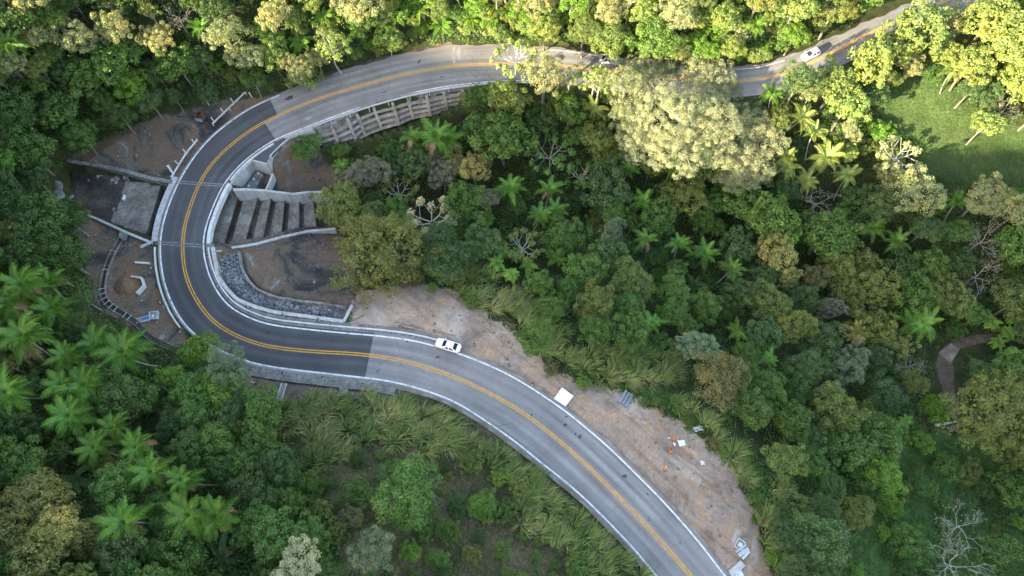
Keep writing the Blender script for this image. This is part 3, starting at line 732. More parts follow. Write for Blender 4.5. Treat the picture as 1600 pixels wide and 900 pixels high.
# boulder and rubble where the stream enters
def rock_mesh(seed, sub=2, amp=.25):
    bm = bmesh.new(); bmesh.ops.create_icosphere(bm, subdivisions=sub, radius=1)
    r = random.Random(seed); ks = [(Vector((r.gauss(0, 1.6), r.gauss(0, 1.6), r.gauss(0, 1.6))), r.uniform(0, 6)) for _ in range(7)]
    for v in bm.verts:
        n = sum(math.sin(k.dot(v.co) + p) for k, p in ks) / 7
        v.co *= 1 + amp * 2 * n
    me = bpy.data.meshes.new('rock'); bm.to_mesh(me); bm.free(); me.materials.append(M['concrete']); return me
for k, (px, py, s, lab) in enumerate([(86, 306, 1.9, 'large pale boulder at the stream inlet, half under leaves'), (109, 309, .75, 'small white boulder at the left end of the wet apron'), (90, 291, 1.2, 'grey boulder above the large pale boulder at the stream inlet')]):
    p = hit(px, py); tag(link('boulder', rock_mesh(k + 5), None, (p[0], p[1], p[2]), (0, 0, k), (s, s * .7, s * .5)), lab, 'boulder')

# ------------------------------------------------------------------ stepped spillway on the valley side
steps = thing('stepped_spillway', 'stained concrete spillway stepping down from the bridge to the valley', 'spillway', at(420, 345, -6))
E = [((341, 296), (322, 385)), ((373, 304), (348, 388)), ((403, 306), (382, 380)), ((424, 308), (410, 374)), ((445, 310), (439, 369)), ((467, 312), (467, 361)), ((489, 311), (494, 356))]
for k in range(6):
    z = -3.0 - 1.12 * k
    a0, b0 = E[k]; a1, b1 = E[k + 1]
    zp = z + 1.12
    pa0, pb0 = (at(*a0, zp), at(*b0, zp)) if k else (at(300, 292, z), at(262, 382, z))
    mb = MB(); mb.prism([pa0, at(*a1, z), at(*b1, z), pb0], z - 2.2, z)
    mb.build('tread', M['stained_concrete'], steps)
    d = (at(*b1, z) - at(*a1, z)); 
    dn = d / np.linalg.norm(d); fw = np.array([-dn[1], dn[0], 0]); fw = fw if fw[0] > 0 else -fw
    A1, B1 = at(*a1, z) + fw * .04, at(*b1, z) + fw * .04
    mb = MB(); mb.prism([A1, B1, B1 + fw * .1, A1 + fw * .1], z - 1.4, z + .012); mb.build('riser', M['wet_concrete'], steps)  # water stain; the dark colour also paints in shade on the step fronts
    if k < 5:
        mb = MB(); mb.prism([A1 + fw * .1, B1 + fw * .1, B1 + fw * .75, A1 + fw * .6], z - 1.3, z - 1.105); mb.build('wet_shade_strip', M['wet_concrete'], steps)  # dark strip at the riser foot: water stain plus painted shade
wall_px('wing_wall', [(364, 296, -.2), (392, 296, -1.2), (414, 297.5, -2.4), (458, 303, -4.6), (482, 300, -5.6), (508, 300, -6.6)], .5, [-4.5, -5.5, -7, -9, -10.5, -11.5], M['new_concrete'], 'pale concrete wall along the upper side of the stepped spillway')
wall_px('wing_wall', [(338, 392, -.2), (362, 387, -1.4), (400, 381, -2.6), (440, 370, -4.2), (480, 361, -5.6), (524, 357, -6.8)], .5, [-4.5, -5.5, -7, -9, -10.5, -11.5], M['new_concrete'], 'pale concrete wall along the lower side of the stepped spillway')
# box of retaining walls beside the bridge
box = thing('retaining_wall_corner', 'white concrete corner wall with three weep holes beside the bridge', 'wall', at(391, 264, -4))
P1, P2, P3 = at(361, 288, -.15), at(390.5, 247.5, -.15), at(417, 254, -.15)
q1, q2, q3 = at(378, 299, -4.3), at(402.5, 266, -4.3), at(427, 272, -4.3)
for a, b_, c_, d_, nm in ((P1, P2, q2, q1, 'long_wall'), (P2, P3, q3, q2, 'short_wall')):
    mb = MB(); n = np.cross(b_ - a, d_ - a); n = n / np.linalg.norm(n) * .35
    if n[0] > 0: n = -n
    n[2] = 0
    V = [a, b_, c_, d_, a + n, b_ + n, c_ + n, d_ + n]
    mb.add(V, [(0, 1, 2, 3), (7, 6, 5, 4), (0, 4, 5, 1), (1, 5, 6, 2), (2, 6, 7, 3), (3, 7, 4, 0)])
    mb.build(nm, M['new_concrete'], box)
bench = [at(402.5, 266, -3.4), at(411, 272, -3.6), at(396, 298, -3.6), at(378, 299, -3.4)]
mb = MB(); mb.prism(bench, -4.8, [-3.4, -3.7, -3.7, -3.4]); mb.build('toe_slab', M['concrete'], box)
for (px, py) in ((403, 270.5), (396, 279.5), (388.5, 290)):
    c = at(px, py, -3.42); mb = MB(); mb.tube([c + (-.1, .1, -.1), c + (.15, -.15, .12)], .2, 10); pp = mb.build('weep_pipe', M['kerb_paint'], box)
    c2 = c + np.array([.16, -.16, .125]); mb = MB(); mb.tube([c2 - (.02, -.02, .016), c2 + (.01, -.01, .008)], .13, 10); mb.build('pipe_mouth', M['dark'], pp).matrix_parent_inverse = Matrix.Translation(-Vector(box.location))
mb = MB(); w = strip_px([(426, 271, -2.4), (421, 284, -2.6), (415, 296.5, -2.8)]); mb.wall([p[:2] for p in w], .32, [p[2] for p in w], -5); mb.build('end_wall', M['new_concrete'], box)
wall_px('parapet_wall', [(489, 200.5, .35), (470, 208, .3), (452, 214.5, .2), (438, 227, .1), (424, 241, .0), (417, 254, -.1)], .26, [-1.5, -2, -2.5, -3, -4, -4.5], M['new_concrete'], 'thin white parapet wall curving from the crib wall to the corner wall')
# small older stair of concrete steps under the trees
old = thing('drain_stair', 'mossy dark concrete drain stair below the crib wall', 'drain', at(490, 265, -8))
oa, ob = [(456, 243), (473, 246), (484, 248.5), (494, 251), (504, 254), (512, 257), (520, 260)], [(446, 262), (468, 270), (480, 275), (490, 279), (500, 283), (508, 286), (516, 289)]
for k in range(6):
    z = -6.6 - .55 * k
    mb = MB(); mb.prism([at(*oa[k], z), at(*oa[k + 1], z), at(*ob[k + 1], z), at(*ob[k], z)], z - 1.8, z); mb.build('tread', M['wet_concrete'], old)
for ln, zz_ in (([(476, 240), (512, 253)], -6.4), ([(437, 259), (470, 270), (518, 289)], -6.2)):
    P = [at(px, py, zz_ - .04 * (px - 437)) for px, py in ln]; mb = MB(); mb.wall([p[:2] for p in P], .3, [p[2] for p in P], -11); mb.build('side_wall', M['stained_concrete'], old)

# ------------------------------------------------------------------ crib wall of ribs and beams under the upper road
crib = thing('crib_wall', 'anchored crib wall of concrete ribs and stained panels under the upper road', 'retaining wall', at(600, 195, -5))
ribs = [((465, 214), (480, 236)), ((489, 204), (507, 237)), ((517, 197), (531.5, 228)), ((541.5, 184.5), (556, 220)), ((556, 177), (569.5, 209)), ((582.5, 165.5), (595, 199)), ((612.5, 158.5), (622.5, 191.5)), ((637, 152.5), (644.5, 181.5)), ((666, 148), (671.5, 177)), ((693, 142.5), (697.5, 170)), ((722, 139), (725, 163)), ((750, 136.5), (751, 158))]
RT = [at(*a, -.45) for a, _ in ribs]; RB = [at(*b_, -5.6 + .05 * k) for k, (_, b_) in enumerate(ribs)]
rows = 4
for k in range(len(ribs) - 1):
    outv = np.cross(RT[k + 1] - RT[k], RB[k] - RT[k]); outv /= np.linalg.norm(outv)
    if outv[1] > 0: outv = -outv
    for r in range(rows):
        f0, f1 = r / rows, (r + 1) / rows
        a = RT[k] * (1 - f0) + RB[k] * f0; b_ = RT[k + 1] * (1 - f0) + RB[k + 1] * f0
        c_ = RT[k + 1] * (1 - f1) + RB[k + 1] * f1; d_ = RT[k] * (1 - f1) + RB[k] * f1
        ins = -outv * .22
        V = [a + ins, b_ + ins, c_ + ins * .3, d_ + ins * .3]; V += [v - outv * .3 for v in V]
        mb = MB(); mb.add(V, [(0, 1, 2, 3), (7, 6, 5, 4), (0, 4, 5, 1), (1, 5, 6, 2), (2, 6, 7, 3), (3, 7, 4, 0)])
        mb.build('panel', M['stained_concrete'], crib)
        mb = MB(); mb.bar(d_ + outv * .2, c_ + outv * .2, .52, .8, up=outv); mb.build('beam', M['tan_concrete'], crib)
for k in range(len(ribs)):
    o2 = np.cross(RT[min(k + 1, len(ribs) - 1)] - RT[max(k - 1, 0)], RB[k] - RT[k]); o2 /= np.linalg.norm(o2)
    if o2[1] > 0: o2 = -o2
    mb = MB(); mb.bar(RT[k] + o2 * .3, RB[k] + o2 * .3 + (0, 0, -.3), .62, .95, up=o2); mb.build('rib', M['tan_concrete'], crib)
mb = MB(); P = [(RT[k] + np.array([0, .25, 0])) for k in range(len(ribs))]; mb.wall([p[:2] for p in P], .7, .02, -.9); mb.build('cap_beam', M['concrete'], crib)

# guard rail along the crib wall
def guard_rail(name, pts, label, posts=4.0, h=.72, m=None, group=None, post_h=None):
    """pts: world xy path at ground level z"""
    P = resample(np.array(pts, float), .5); c = P[len(P) // 2]
    root = thing(name, label, 'guard rail', tuple(c), 0, group)
    prof = [(-.02, .0), (.05, .05), (.05, .12), (-.02, .16), (.05, .2), (.05, .27), (-.02, .32)]
    T = np.gradient(P, axis=0); T /= np.linalg.norm(T, axis=1)[:, None]
    Nn = np.stack([-T[:, 1], T[:, 0], 0 * T[:, 0]], 1)
    V = []; F = []; k = len(prof)
    for p, n in zip(P, Nn):
        for a, z in prof: V.append(p + n * a * 2.0 + np.array([0, 0, h - .32 + z]))
        for a, z in prof: V.append(p + n * (a * 2.0 - .07) + np.array([0, 0, h - .32 + z]))
    for i in range(len(P) - 1):
        o = i * 2 * k
        for j in range(k - 1):
            F.append((o + j, o + 2 * k + j, o + 2 * k + j + 1, o + j + 1)); F.append((o + k + j + 1, o + 3 * k + j + 1, o + 3 * k + j, o + k + j))
        F.append((o + k - 1, o + 3 * k - 1, o + 4 * k - 1, o + 2 * k - 1)); F.append((o, o + k, o + 3 * k, o + 2 * k))
    MB().add(V, F).build('rail', m or M['galv'], root)
    L = np.r_[0, np.cumsum(np.linalg.norm(np.diff(P, axis=0), axis=1))][-1]; npst = max(2, int(L / posts) + 1)
    for s in np.linspace(.03, .97, npst):
        i = min(int(s * len(P)), len(P) - 1); p = P[i] - Nn[i] * .14
        mb = MB(); mb.bar(p + (0, 0, -.7), p + (0, 0, (post_h or h) + .05), .14, .14); mb.build('post', m or M['galv'], root)
    return root
i0, i1 = idx(425, 184), idx(845, 100)
guard_rail('guard_rail', [RP(i, 'I', .95) for i in range(i0, i1)], 'long pale guard rail along the top of the crib wall', posts=4)
# ------------------------------------------------------------------ rock-filled channel on the inside of the bend
rip = thing('rock_channel', 'rock-filled drainage channel between white concrete walls inside the bend', 'channel', at(400, 460, -1.5))
outer = [(332, 386, .3), (340, 432, .3), (355, 452, .28), (371, 468, .26), (398, 479, .24), (427, 487, .22), (480, 494, .2), (537, 502, .18)]
P = resample(np.array(strip_px(outer)), 1.0); mb = MB(); mb.wall([p[:2] for p in P], .62, [p[2] for p in P], -2.6); mb.build('road_side_wall', M['new_concrete'], rip)
P = strip_px([(537, 502, .18), (550, 476, -.1)]); mb = MB(); mb.wall([p[:2] for p in P], .5, [.15, -.1], -2.6); mb.build('end_wall', M['new_concrete'], rip)
inner = [(px, py, z + .35) for px, py, z in [(373, 392, -.9), (377, 418, -.8), (387, 436, -.8), (400, 451, -.8), (420, 460, -.8), (437, 465, -.8), (470, 470, -.8), (493, 472, -.8), (541, 480, -.8)]]
P = resample(np.array(strip_px(inner)), 1.0); mb = MB(); mb.wall([p[:2] for p in P], .42, [p[2] for p in P], -2.6); mb.build('slope_side_wall', M['concrete'], rip)
# thousands of broken stones
ico_bm = bmesh.new(); bmesh.ops.create_icosphere(ico_bm, subdivisions=1, radius=1)
ICO_V = np.array([v.co[:] for v in ico_bm.verts]); ICO_F = np.array([[l.index for l in f.verts] for f in ico_bm.faces]); ico_bm.free()
def rock_field(pos, size, seed, m, name):
    r = np.random.default_rng(seed); n = len(pos)
    V = ICO_V[None] * (1 + r.uniform(-.28, .28, (n, len(ICO_V), 1))) * (size[:, None, None] * r.uniform(.65, 1.3, (n, 1, 3)))
    a = r.uniform(0, 6.28, n); ca, sa = np.cos(a)[:, None], np.sin(a)[:, None]
    V = np.stack([V[..., 0] * ca - V[..., 1] * sa, V[..., 0] * sa + V[..., 1] * ca, V[..., 2] * .75], -1) + pos[:, None, :]
    F = (ICO_F[None] + (np.arange(n) * len(ICO_V))[:, None, None]).reshape(-1, 3)
    return fast_mesh(name, V.reshape(-1, 3), F, m)
def sample_poly(poly, n, seed):
    r = np.random.default_rng(seed); poly = np.asarray(poly)[:, :2]
    lo, hi = poly.min(0), poly.max(0); out = np.empty((0, 2))
    while len(out) < n:
        q = r.uniform(lo, hi, (n * 2, 2)); q = q[poly_sd(q[:, 0], q[:, 1], poly) < -.1]; out = np.vstack([out, q])
    return out[:n]
rm, nt, b = mat('broken_stone')
gi = nt.nodes.new('ShaderNodeNewGeometry')
nt.links.new(ramp(nt, gi.outputs['Random Per Island'], [(0, (.06, .063, .072)), (.5, (.135, .14, .152)), (.85, (.22, .225, .235)), (1, (.34, .34, .34))]), b.inputs['Base Color'])
b.inputs['Roughness'].default_value = .85
q = sample_poly(PIT_RIP, 2600, 3); sz = np.random.default_rng(4).uniform(.13, .36, len(q))
zq = np.clip(-1.55 + .45 * np.sin(q[:, 0] * .9) * np.sin(q[:, 1] * .8), -1.9, -1.05) + sz * .2
o = link('broken_stone', rock_field(np.c_[q, zq], sz, 5, rm, 'broken_stone'), rip, loc=-Vector(rip.location)); o['kind'] = 'stuff'

# ------------------------------------------------------------------ drain channel with struts on the hill side
drain = thing('drain_channel', 'narrow concrete drain with cross struts curving past the sand heap', 'drain', hit(165, 460))
dp = [(190, 372), (176, 395), (164, 425), (160, 458), (170, 476), (192, 490), (216, 507), (233, 526), (262, 541), (285, 550)]
DP = catmull([hit(*p, .15) for p in dp], 1.0); DP = resample(DP, 1.0)
T = np.gradient(DP[:, :2], axis=0); T /= np.linalg.norm(T, axis=1)[:, None]; DN = np.stack([-T[:, 1], T[:, 0]], 1)
zt = np.array([float(gz(p[0], p[1])) for p in DP]) + .32
for s in (-1, 1):
    mb = MB(); mb.wall(DP[:, :2] + DN * s * .46, .13, list(zt), list(zt - 1.0)); mb.build('channel_wall', M['concrete'], drain)
mb = MB(); mb.wall(DP[:, :2], .78, list(zt - .26), list(zt - .5)); mb.build('channel_floor', M['wet_concrete'], drain)
cum = np.r_[0, np.cumsum(np.linalg.norm(np.diff(DP[:, :2], axis=0), axis=1))]
for s in [3.0, 6.5] + list(np.arange(10.5, 18.5, 1.1)):
    i = int(np.searchsorted(cum, s)); 
    if i >= len(DP) - 1: continue
    a = np.r_[DP[i, :2] + DN[i] * .62, zt[i] + .03]; b_ = np.r_[DP[i, :2] - DN[i] * .62, zt[i] + .03]
    mb = MB(); mb.bar(a, b_, .12, .1); mb.build('strut', M['new_concrete'], drain)
mb = MB(); mb.prism([hit(*p)[:2] for p in [(190, 362), (202, 367), (196, 377), (187, 373)]], -.6, .45); mb.build('inlet_slab', M['concrete'], drain)

# gutter along the lower outside of the bend
gut = thing('roadside_gutter', 'concrete roadside gutter below the resurfaced bend, beside the tall grass', 'gutter', at(520, 605, -.2))
g0, g1 = idx(640, 566), idx(372, 527)
mb = MB(); mb.wall([RP(i, 'O', 3.15) for i in range(g0, g1)], .65, .03, -.9); mb.build('outer_lip', M['concrete'], gut)
mb = MB(); mb.wall([RP(i, 'O', 2.05) for i in range(g0, g1)], .22, .015, -.9); mb.build('inner_lip', M['concrete'], gut)
mb = MB(); mb.wall([RP(i, 'O', 2.5) for i in range(g0, g1)], .72, -.42, -.9); mb.build('channel_floor', M['wet_concrete'], gut)
c = at(537, 609, .15); mb = MB(); d = TAN[idx(537, 551)]; q = np.array([-d[1], d[0], 0])
mb.prism([c + d * .75 + q * 1.15, c - d * .75 + q * 1.15, c - d * .75 - q * 1.15, c + d * .75 - q * 1.15], .04, .2)
tag(mb.build('cover_slab', M['concrete'], origin=tuple(c)), 'square concrete slab bridging the roadside gutter', 'slab')
ch = thing('outlet_chute', 'short white concrete chute running off the roadside gutter', 'chute', hit(441, 612))
cp = [hit(444, 599, .1), hit(440, 611, .1), hit(436, 627, .1)]
for s in (-.42, .42):
    mb = MB(); mb.wall([(p[0] + s, p[1]) for p in cp], .16, [p[2] + .15 for p in cp], [p[2] - .5 for p in cp]); mb.build('side_wall', M['new_concrete'], ch)
mb = MB(); mb.wall([p[:2] for p in cp], .7, [p[2] - .02 for p in cp], [p[2] - .5 for p in cp]); mb.build('chute_floor', M['concrete'], ch)

# ------------------------------------------------------------------ loose things on the hill side
c = hit(195, 447)
def heap(c, rx, ry, h, seed, m, name):
    r = random.Random(seed); ph = [r.uniform(0, 6.28) for _ in range(6)]; V = []; F = []; nr, na = 9, 40
    for i in range(nr + 1):
        f = i / nr
        for k in range(na):
            a = 2 * math.pi * k / na
            w = 1 + .07 * math.sin(2 * a + ph[0]) + .05 * math.sin(3 * a + ph[1]) + .03 * math.sin(7 * a + ph[2])
            x, y = c[0] + rx * w * f * math.cos(a), c[1] + ry * w * f * math.sin(a)
            z = h * (1 - smooth(0, 1, f)) + .06 * math.sin(x * 3 + ph[3]) * math.sin(y * 2.7 + ph[4]) * (1 - f)
            V.append((x - c[0], y - c[1], z + (-.15 if i == nr else 0)))
    for i in range(nr):
        for k in range(na): F.append((i * na + k, (i + 1) * na + k, (i + 1) * na + (k + 1) % na, i * na + (k + 1) % na))
    o = MB().add(V, F).build(name, m, smooth_=True); o.location = c; return o
tag(heap(c, 2.75, 3.0, 1.0, 3, M['sand'], 'sand_heap'), 'round heap of brown sand beside the narrow drain channel', 'sand heap')
def rail_piece(name, pts, w, h, m, label, cat, up=.25, lift=None):
    P = [hit(px, py, up) for px, py in pts]; c = P[0]; mb = MB()
    mb.wall([p[:2] for p in P], w, [p[2] + h / 2 for p in P], [p[2] - h / 2 - .3 for p in P])
    return tag(mb.build(name, m, origin=tuple(c)), label, cat)
rail_piece('concrete_beam', [(211, 410), (234, 411.5)], .3, .3, M['kerb_paint'], 'straight white beam lying above the sand heap', 'beam')
rail_piece('barrier_frame', [(206.5, 433), (222, 435), (225.5, 447), (214.5, 459)], .22, .9, M['kerb_paint'], 'bent white barrier standing at the right edge of the sand heap', 'barrier', up=.6)
def px_rot(a, b_):
    A, B = at(*a), at(*b_); return math.atan2(B[1] - A[1], B[0] - A[0])
# inspection chamber and trough
c = hit(241.5, 494); ins = thing('inspection_chamber', 'square concrete inspection chamber with a grey lid near the bend', 'chamber', tuple(c), .15)
mb = MB()
for sx, sy, wx, wy in ((0, .65, 1.5, .2), (0, -.65, 1.5, .2), (.65, 0, .2, 1.1), (-.65, 0, .2, 1.1)):
    mb.prism([(sx - wx / 2, sy - wy / 2), (sx + wx / 2, sy - wy / 2), (sx + wx / 2, sy + wy / 2), (sx - wx / 2, sy + wy / 2)], -.4, .55)
MBo = mb; o = bpy.data.objects.new('chamber_wall', mb.mesh('chamber_wall', M['new_concrete'])); C.objects.link(o); o.parent = ins
mb = MB(); mb.prism([(-.54, -.54), (.54, -.54), (.54, .54), (-.54, .54)], .3, .38); link('lid', mb.mesh('lid', M['pipe']), ins)
mb = MB(); mb.prism([(-.3, -.3), (.1, -.3), (.1, .1), (-.3, .1)], .381, .42); link('hatch', mb.mesh('hatch', M['tarp']), ins)
c = hit(225, 500); tr = thing('concrete_trough', 'small concrete trough holding a blue tarp beside the inspection chamber', 'trough', tuple(c), .3)
mb = MB(); mb.prism([(-1.2, .3), (1.0, .3), (1.0, .48), (-1.2, .48)], -.3, .4); mb.prism([(-1.2, -.48), (1.0, -.48), (1.0, -.3), (-1.2, -.3)], -.3, .4); mb.prism([(-1.2, -.298), (1, -.298), (1, .298), (-1.2, .298)], -.3, .12)
link('trough_body', mb.mesh('trough_body', M['new_concrete']), tr)
mb = MB(); r = random.Random(2); V = []; F = []
for i in range(7):
    for j in range(4): V.append((-.2 + i * .18, -.26 + j * .17, .2 + r.uniform(0, .13)))
for i in range(6):
    for j in range(3): F.append((i * 4 + j, i * 4 + 4 + j, i * 4 + 5 + j, i * 4 + 1 + j))
mb.add(V, F); mb.add([(x, y, .121) for x, y, z in V], [f[::-1] for f in F]); link('tarp', mb.mesh('tarp', M['blue']), tr)
# rusty skip
c = hit(315, 185); sk = thing('rusty_skip', 'open rusty steel skip standing on the dark gravel above the bend', 'skip', tuple(c), -.12)
L_, W_, Hh = 1.5, 1.9, 1.1
for nm, pts in (('side_panel', [(-L_/2, -W_/2), (-L_/2 + .07, -W_/2), (-L_/2 + .07, W_/2), (-L_/2, W_/2)]), ('side_panel', [(L_/2 - .07, -W_/2), (L_/2, -W_/2), (L_/2, W_/2), (L_/2 - .07, W_/2)]),
                ('end_panel', [(-L_/2 + .071, W_/2 - .07), (L_/2 - .071, W_/2 - .07), (L_/2 - .071, W_/2), (-L_/2 + .071, W_/2)])):
    mb = MB(); mb.prism(pts, .1, Hh); link(nm, mb.mesh(nm, M['rust']), sk)
mb = MB(); mb.prism([(-L_/2 + .071, -W_/2), (L_/2 - .071, -W_/2), (L_/2 - .071, -W_/2 + .07), (-L_/2 + .071, -W_/2 + .07)], .1, Hh); link('tailgate', mb.mesh('tailgate', M['pipe']), sk)
mb = MB(); mb.prism([(-L_/2 + .071, -W_/2 + .071), (L_/2 - .071, -W_/2 + .071), (L_/2 - .071, W_/2 - .071), (-L_/2 + .071, W_/2 - .071)], .1, .35); link('skip_floor', mb.mesh('skip_floor', M['rust']), sk)
for sx in (-.5, .5):
    mb = MB(); mb.bar((sx, -W_/2, .05), (sx, W_/2, .05), .12, .12); link('skid', mb.mesh('skid', M['rust']), sk)
# broken guard rails and white posts above the bend
guard_rail('guard_rail', [hit(333.5, 196, 0), hit(384.5, 147, 0)], 'short straight white guard rail left standing above the bend', posts=3.2, h=.75, m=M['kerb_paint'])
guard_rail('guard_rail', [hit(310, 221, 0), hit(292, 243, 0), hit(270, 279, 0)], 'white guard rail ending at the upper bridge joint', posts=3.0, h=.7, m=M['kerb_paint'])
def post(px, py, h, lean, name, label, w=.16, m='kerb_paint', group=None):
    p = hit(px, py); mb = MB(); mb.bar((0, 0, -.4), (lean[0], lean[1], h), w, w)
    mb.bar((lean[0] * .98, lean[1] * .98, h * .985), (lean[0] * 1.06, lean[1] * 1.06, h * 1.05), w * 1.3, w * 1.3)
    o = mb.build(name, M[m]); o.location = p; return tag(o, label, 'post', group)
for k, (px, py, h, lab) in enumerate([(327, 164, 1.5, 'lone white post against the trees above the rusty skip'), (336, 192, 1.4, 'white post at the lower end of the short straight guard rail'), (351, 178, 1.5, 'white post behind the middle of the short straight guard rail'),
        (366, 162, 1.4, 'white post behind the upper half of the short straight guard rail'), (394, 152, 1.2, 'white post just beyond the top of the short straight guard rail'), (306, 226, 1.4, 'white post at the upper end of the bridge guard rail'),
        (293, 242, 1.5, 'white post behind the middle of the bridge guard rail'), (280, 259, 1.3, 'white post behind the lower part of the bridge guard rail')]):
    post(px, py, h, (-.25, .2), 'marker_post', lab, group='white posts above the bend')
post(272, 274, 1.9, (-.5, .9), 'marker_post', 'thick leaning white post beside the upper bridge joint', w=.34, group='white posts above the bend')

# delineators round the bend
def delineator(px, py, label, fallen=None):
    p = hit(px, py); root = thing('delineator', label, 'delineator', tuple(p), random.Random(px).uniform(0, 6), 'delineators along the bend')
    mb = MB(); mb.tube([(0, 0, -.2), (0, 0, .8)], .13, 8); o1 = link('post', mb.mesh('post', M['kerb_paint']), root)
    mb = MB(); mb.tube([(0, 0, .801), (0, 0, .98), (0, 0, 1.02)], [.135, .135, .05], 8); link('black_cap', mb.mesh('black_cap', M['dark']), root)
    mb = MB(); mb.tube([(0, 0, .5), (0, 0, .66)], .142, 8); link('reflector', mb.mesh('reflector', M['orange_plastic']), root)
    mb = MB(); mb.tube([(0, 0, -.02), (0, 0, .07)], .26, 8); link('foot', mb.mesh('foot', M['dark']), root)
    if fallen: root.rotation_euler = (math.radians(86), 0, fallen); root.location = (p[0], p[1], p[2] + .15)
    return root
DL = [(327, 403, 'first delineator below the lower bridge joint on the inner kerb'), (340.5, 448, 'delineator on the inner kerb beside the bend of the rock channel'), (388, 481, 'delineator between the road and the rock channel, third from the bridge'), (444, 494, 'delineator between the road and the rock channel, fourth from the bridge'), (499, 501.5, 'delineator between the road and the rock channel, fifth from the bridge'),
      (237, 420, 'delineator right of the straight white beam on the outer kerb'), (251, 474, 'delineator on the outer kerb above the inspection chamber'), (282, 520, 'delineator on the outer kerb below the inspection chamber'),
      (444, 585, 'delineator on the concrete shoulder above the white chute'), (505, 592, 'middle delineator on the concrete shoulder above the roadside gutter'), (567, 602, 'delineator on the concrete shoulder right of the cover slab'), (396, 577, 'delineator at the leafy left end of the roadside gutter'),
      (626, 512, 'delineator at the left end of the timber pole'), (679, 518.5, 'delineator just above the white sedan'), (741, 539.5, 'delineator right of the white sedan on the dirt'), (795, 571, 'delineator on the dirt edge halfway from the sedan to the white board'), (832, 602, 'delineator left of the white board by the edge line')]
for a in DL: delineator(*a)
delineator(392, 597, 'fallen orange-tipped delineator on the earth below the gutter', fallen=1.25)

# ------------------------------------------------------------------ the dirt shoulder's loose things
def pole(name, a, b_, r0, label, cat, m, zu=.18):
    A, B = hit(*a, zu), hit(*b_, zu); mb = MB(); mid = (A + B) / 2 + np.array([0, 0, .02])
    mb.tube([A, mid, B], [r0, r0 * .92, r0 * .8], 7); return tag(mb.build(name, M[m], origin=tuple(A)), label, cat)
pole('timber_pole', (616, 505), (662, 517), .2, 'thick timber pole lying behind the inner kerb left of the sedan', 'pole', 'timber')
pole('timber_pole', (664, 516), (712, 524.5), .09, 'thin pale pole lying just above the white sedan', 'pole', 'timber')
pole('timber_pole', (541, 506), (570, 491.5), .09, 'thin dark pole at the right end of the rock channel', 'pole', 'bark')
PW = [hit(878, 606, .12), hit(896, 619, .12), hit(883.5, 635, .12), hit(865.5, 623, .12)]
zc = np.mean([p[2] for p in PW]) + .1; cc = np.mean(PW, 0)
pan = thing('white_board', 'flat white square board on two battens beside the road', 'board', (cc[0], cc[1], zc))
mb = MB(); mb.prism([(p[0] - cc[0], p[1] - cc[1]) for p in PW], 0, .06); link('sheet', mb.mesh('sheet', M['white_plastic']), pan)
for f in (.2, .8):
    a = PW[0] * (1 - f) + PW[1] * f - cc; b_ = PW[3] * (1 - f) + PW[2] * f - cc
    mb = MB(); mb.bar((a[0], a[1], -.12), (b_[0], b_[1], -.12), .12, .22); link('batten', mb.mesh('batten', M['timber']), pan)
for k, (a, b_, lab) in enumerate([((978.5, 611), (968.5, 629), 'leftmost of the three grey pipes lying side by side'), ((983, 614.5), (973.5, 631.5), 'middle one of the three grey pipes lying side by side'), ((987.5, 616.5), (977.5, 635.5), 'rightmost of the three grey pipes lying side by side')]):
    A, B = hit(*a, .24), hit(*b_, .24); c = (A + B) / 2; d = (B - A) / 2
    pr = thing('grey_pipe', lab, 'pipe', tuple(c), 0, 'grey pipes on the dirt')
    n = 14; V = []; F = []; dn = d / np.linalg.norm(d); r1 = np.cross(dn, (0, 0, 1)); r1 /= np.linalg.norm(r1); u1 = np.cross(r1, dn)
    for e, rr in ((-1, .24), (1, .24), (1, .19), (-1, .19)):
        for j in range(n): t = 2 * math.pi * j / n; V.append(d * e + (r1 * math.cos(t) + u1 * math.sin(t)) * rr)
    for e in range(4):
        for j in range(n): F.append((e * n + j, e * n + (j + 1) % n, ((e + 1) % 4) * n + (j + 1) % n, ((e + 1) % 4) * n + j))
    link('barrel', MB().add(V, F).mesh('barrel', M['pipe']), pr)
    V = []; F = []
    for e, rr in ((.88, .245), (1.0, .29), (1.04, .29), (1.04, .2), (.88, .2)):
        for j in range(n): t = 2 * math.pi * j / n; V.append(d * e + (r1 * math.cos(t) + u1 * math.sin(t)) * rr)
    for e in range(5):
        for j in range(n): F.append((e * n + j, e * n + (j + 1) % n, ((e + 1) % 5) * n + (j + 1) % n, ((e + 1) % 5) * n + j))
    link('socket', MB().add(V, F).mesh('socket', M['pipe']), pr)
def crumple(px, py, rx, ry, h, seed, m, name, label, cat, rot=0, n=9, spiky=.35):
    c = hit(px, py); r = random.Random(seed); V = []; F = []
    for i in range(n):
        for j in range(n):
            x, y = (i / (n - 1) * 2 - 1), (j / (n - 1) * 2 - 1)
            k = 1 + (r.uniform(-spiky, spiky) if i in (0, n - 1) or j in (0, n - 1) else 0)
            V.append((x * rx * k + r.uniform(-.05, .05), y * ry * k + r.uniform(-.05, .05), .05 + (0 if i in (0, n - 1) or j in (0, n - 1) else r.uniform(.02, h))))
    for i in range(n - 1):
        for j in range(n - 1): F.append((i * n + j, i * n + n + j, i * n + n + j + 1, i * n + j + 1))
    mb = MB().add(V, F); mb.add([(x, y, min(z - .02, .02)) for x, y, z in V], [f[::-1] for f in F])
    o = mb.build(name, M[m]); o.location = c; o.rotation_euler = (0, 0, rot); return tag(o, label, cat)
crumple(1090, 670, .85, .42, .4, 3, 'tarp', 'crumpled_sheet', 'crumpled pale plastic sheet at the edge of the tall grass', 'plastic sheet', rot=.25)
crumple(1065.5, 692, .55, .45, .22, 4, 'white_plastic', 'white_sack', 'white sacking spread beside the orange-clad workers', 'sack', rot=.2, n=6, spiky=.15)
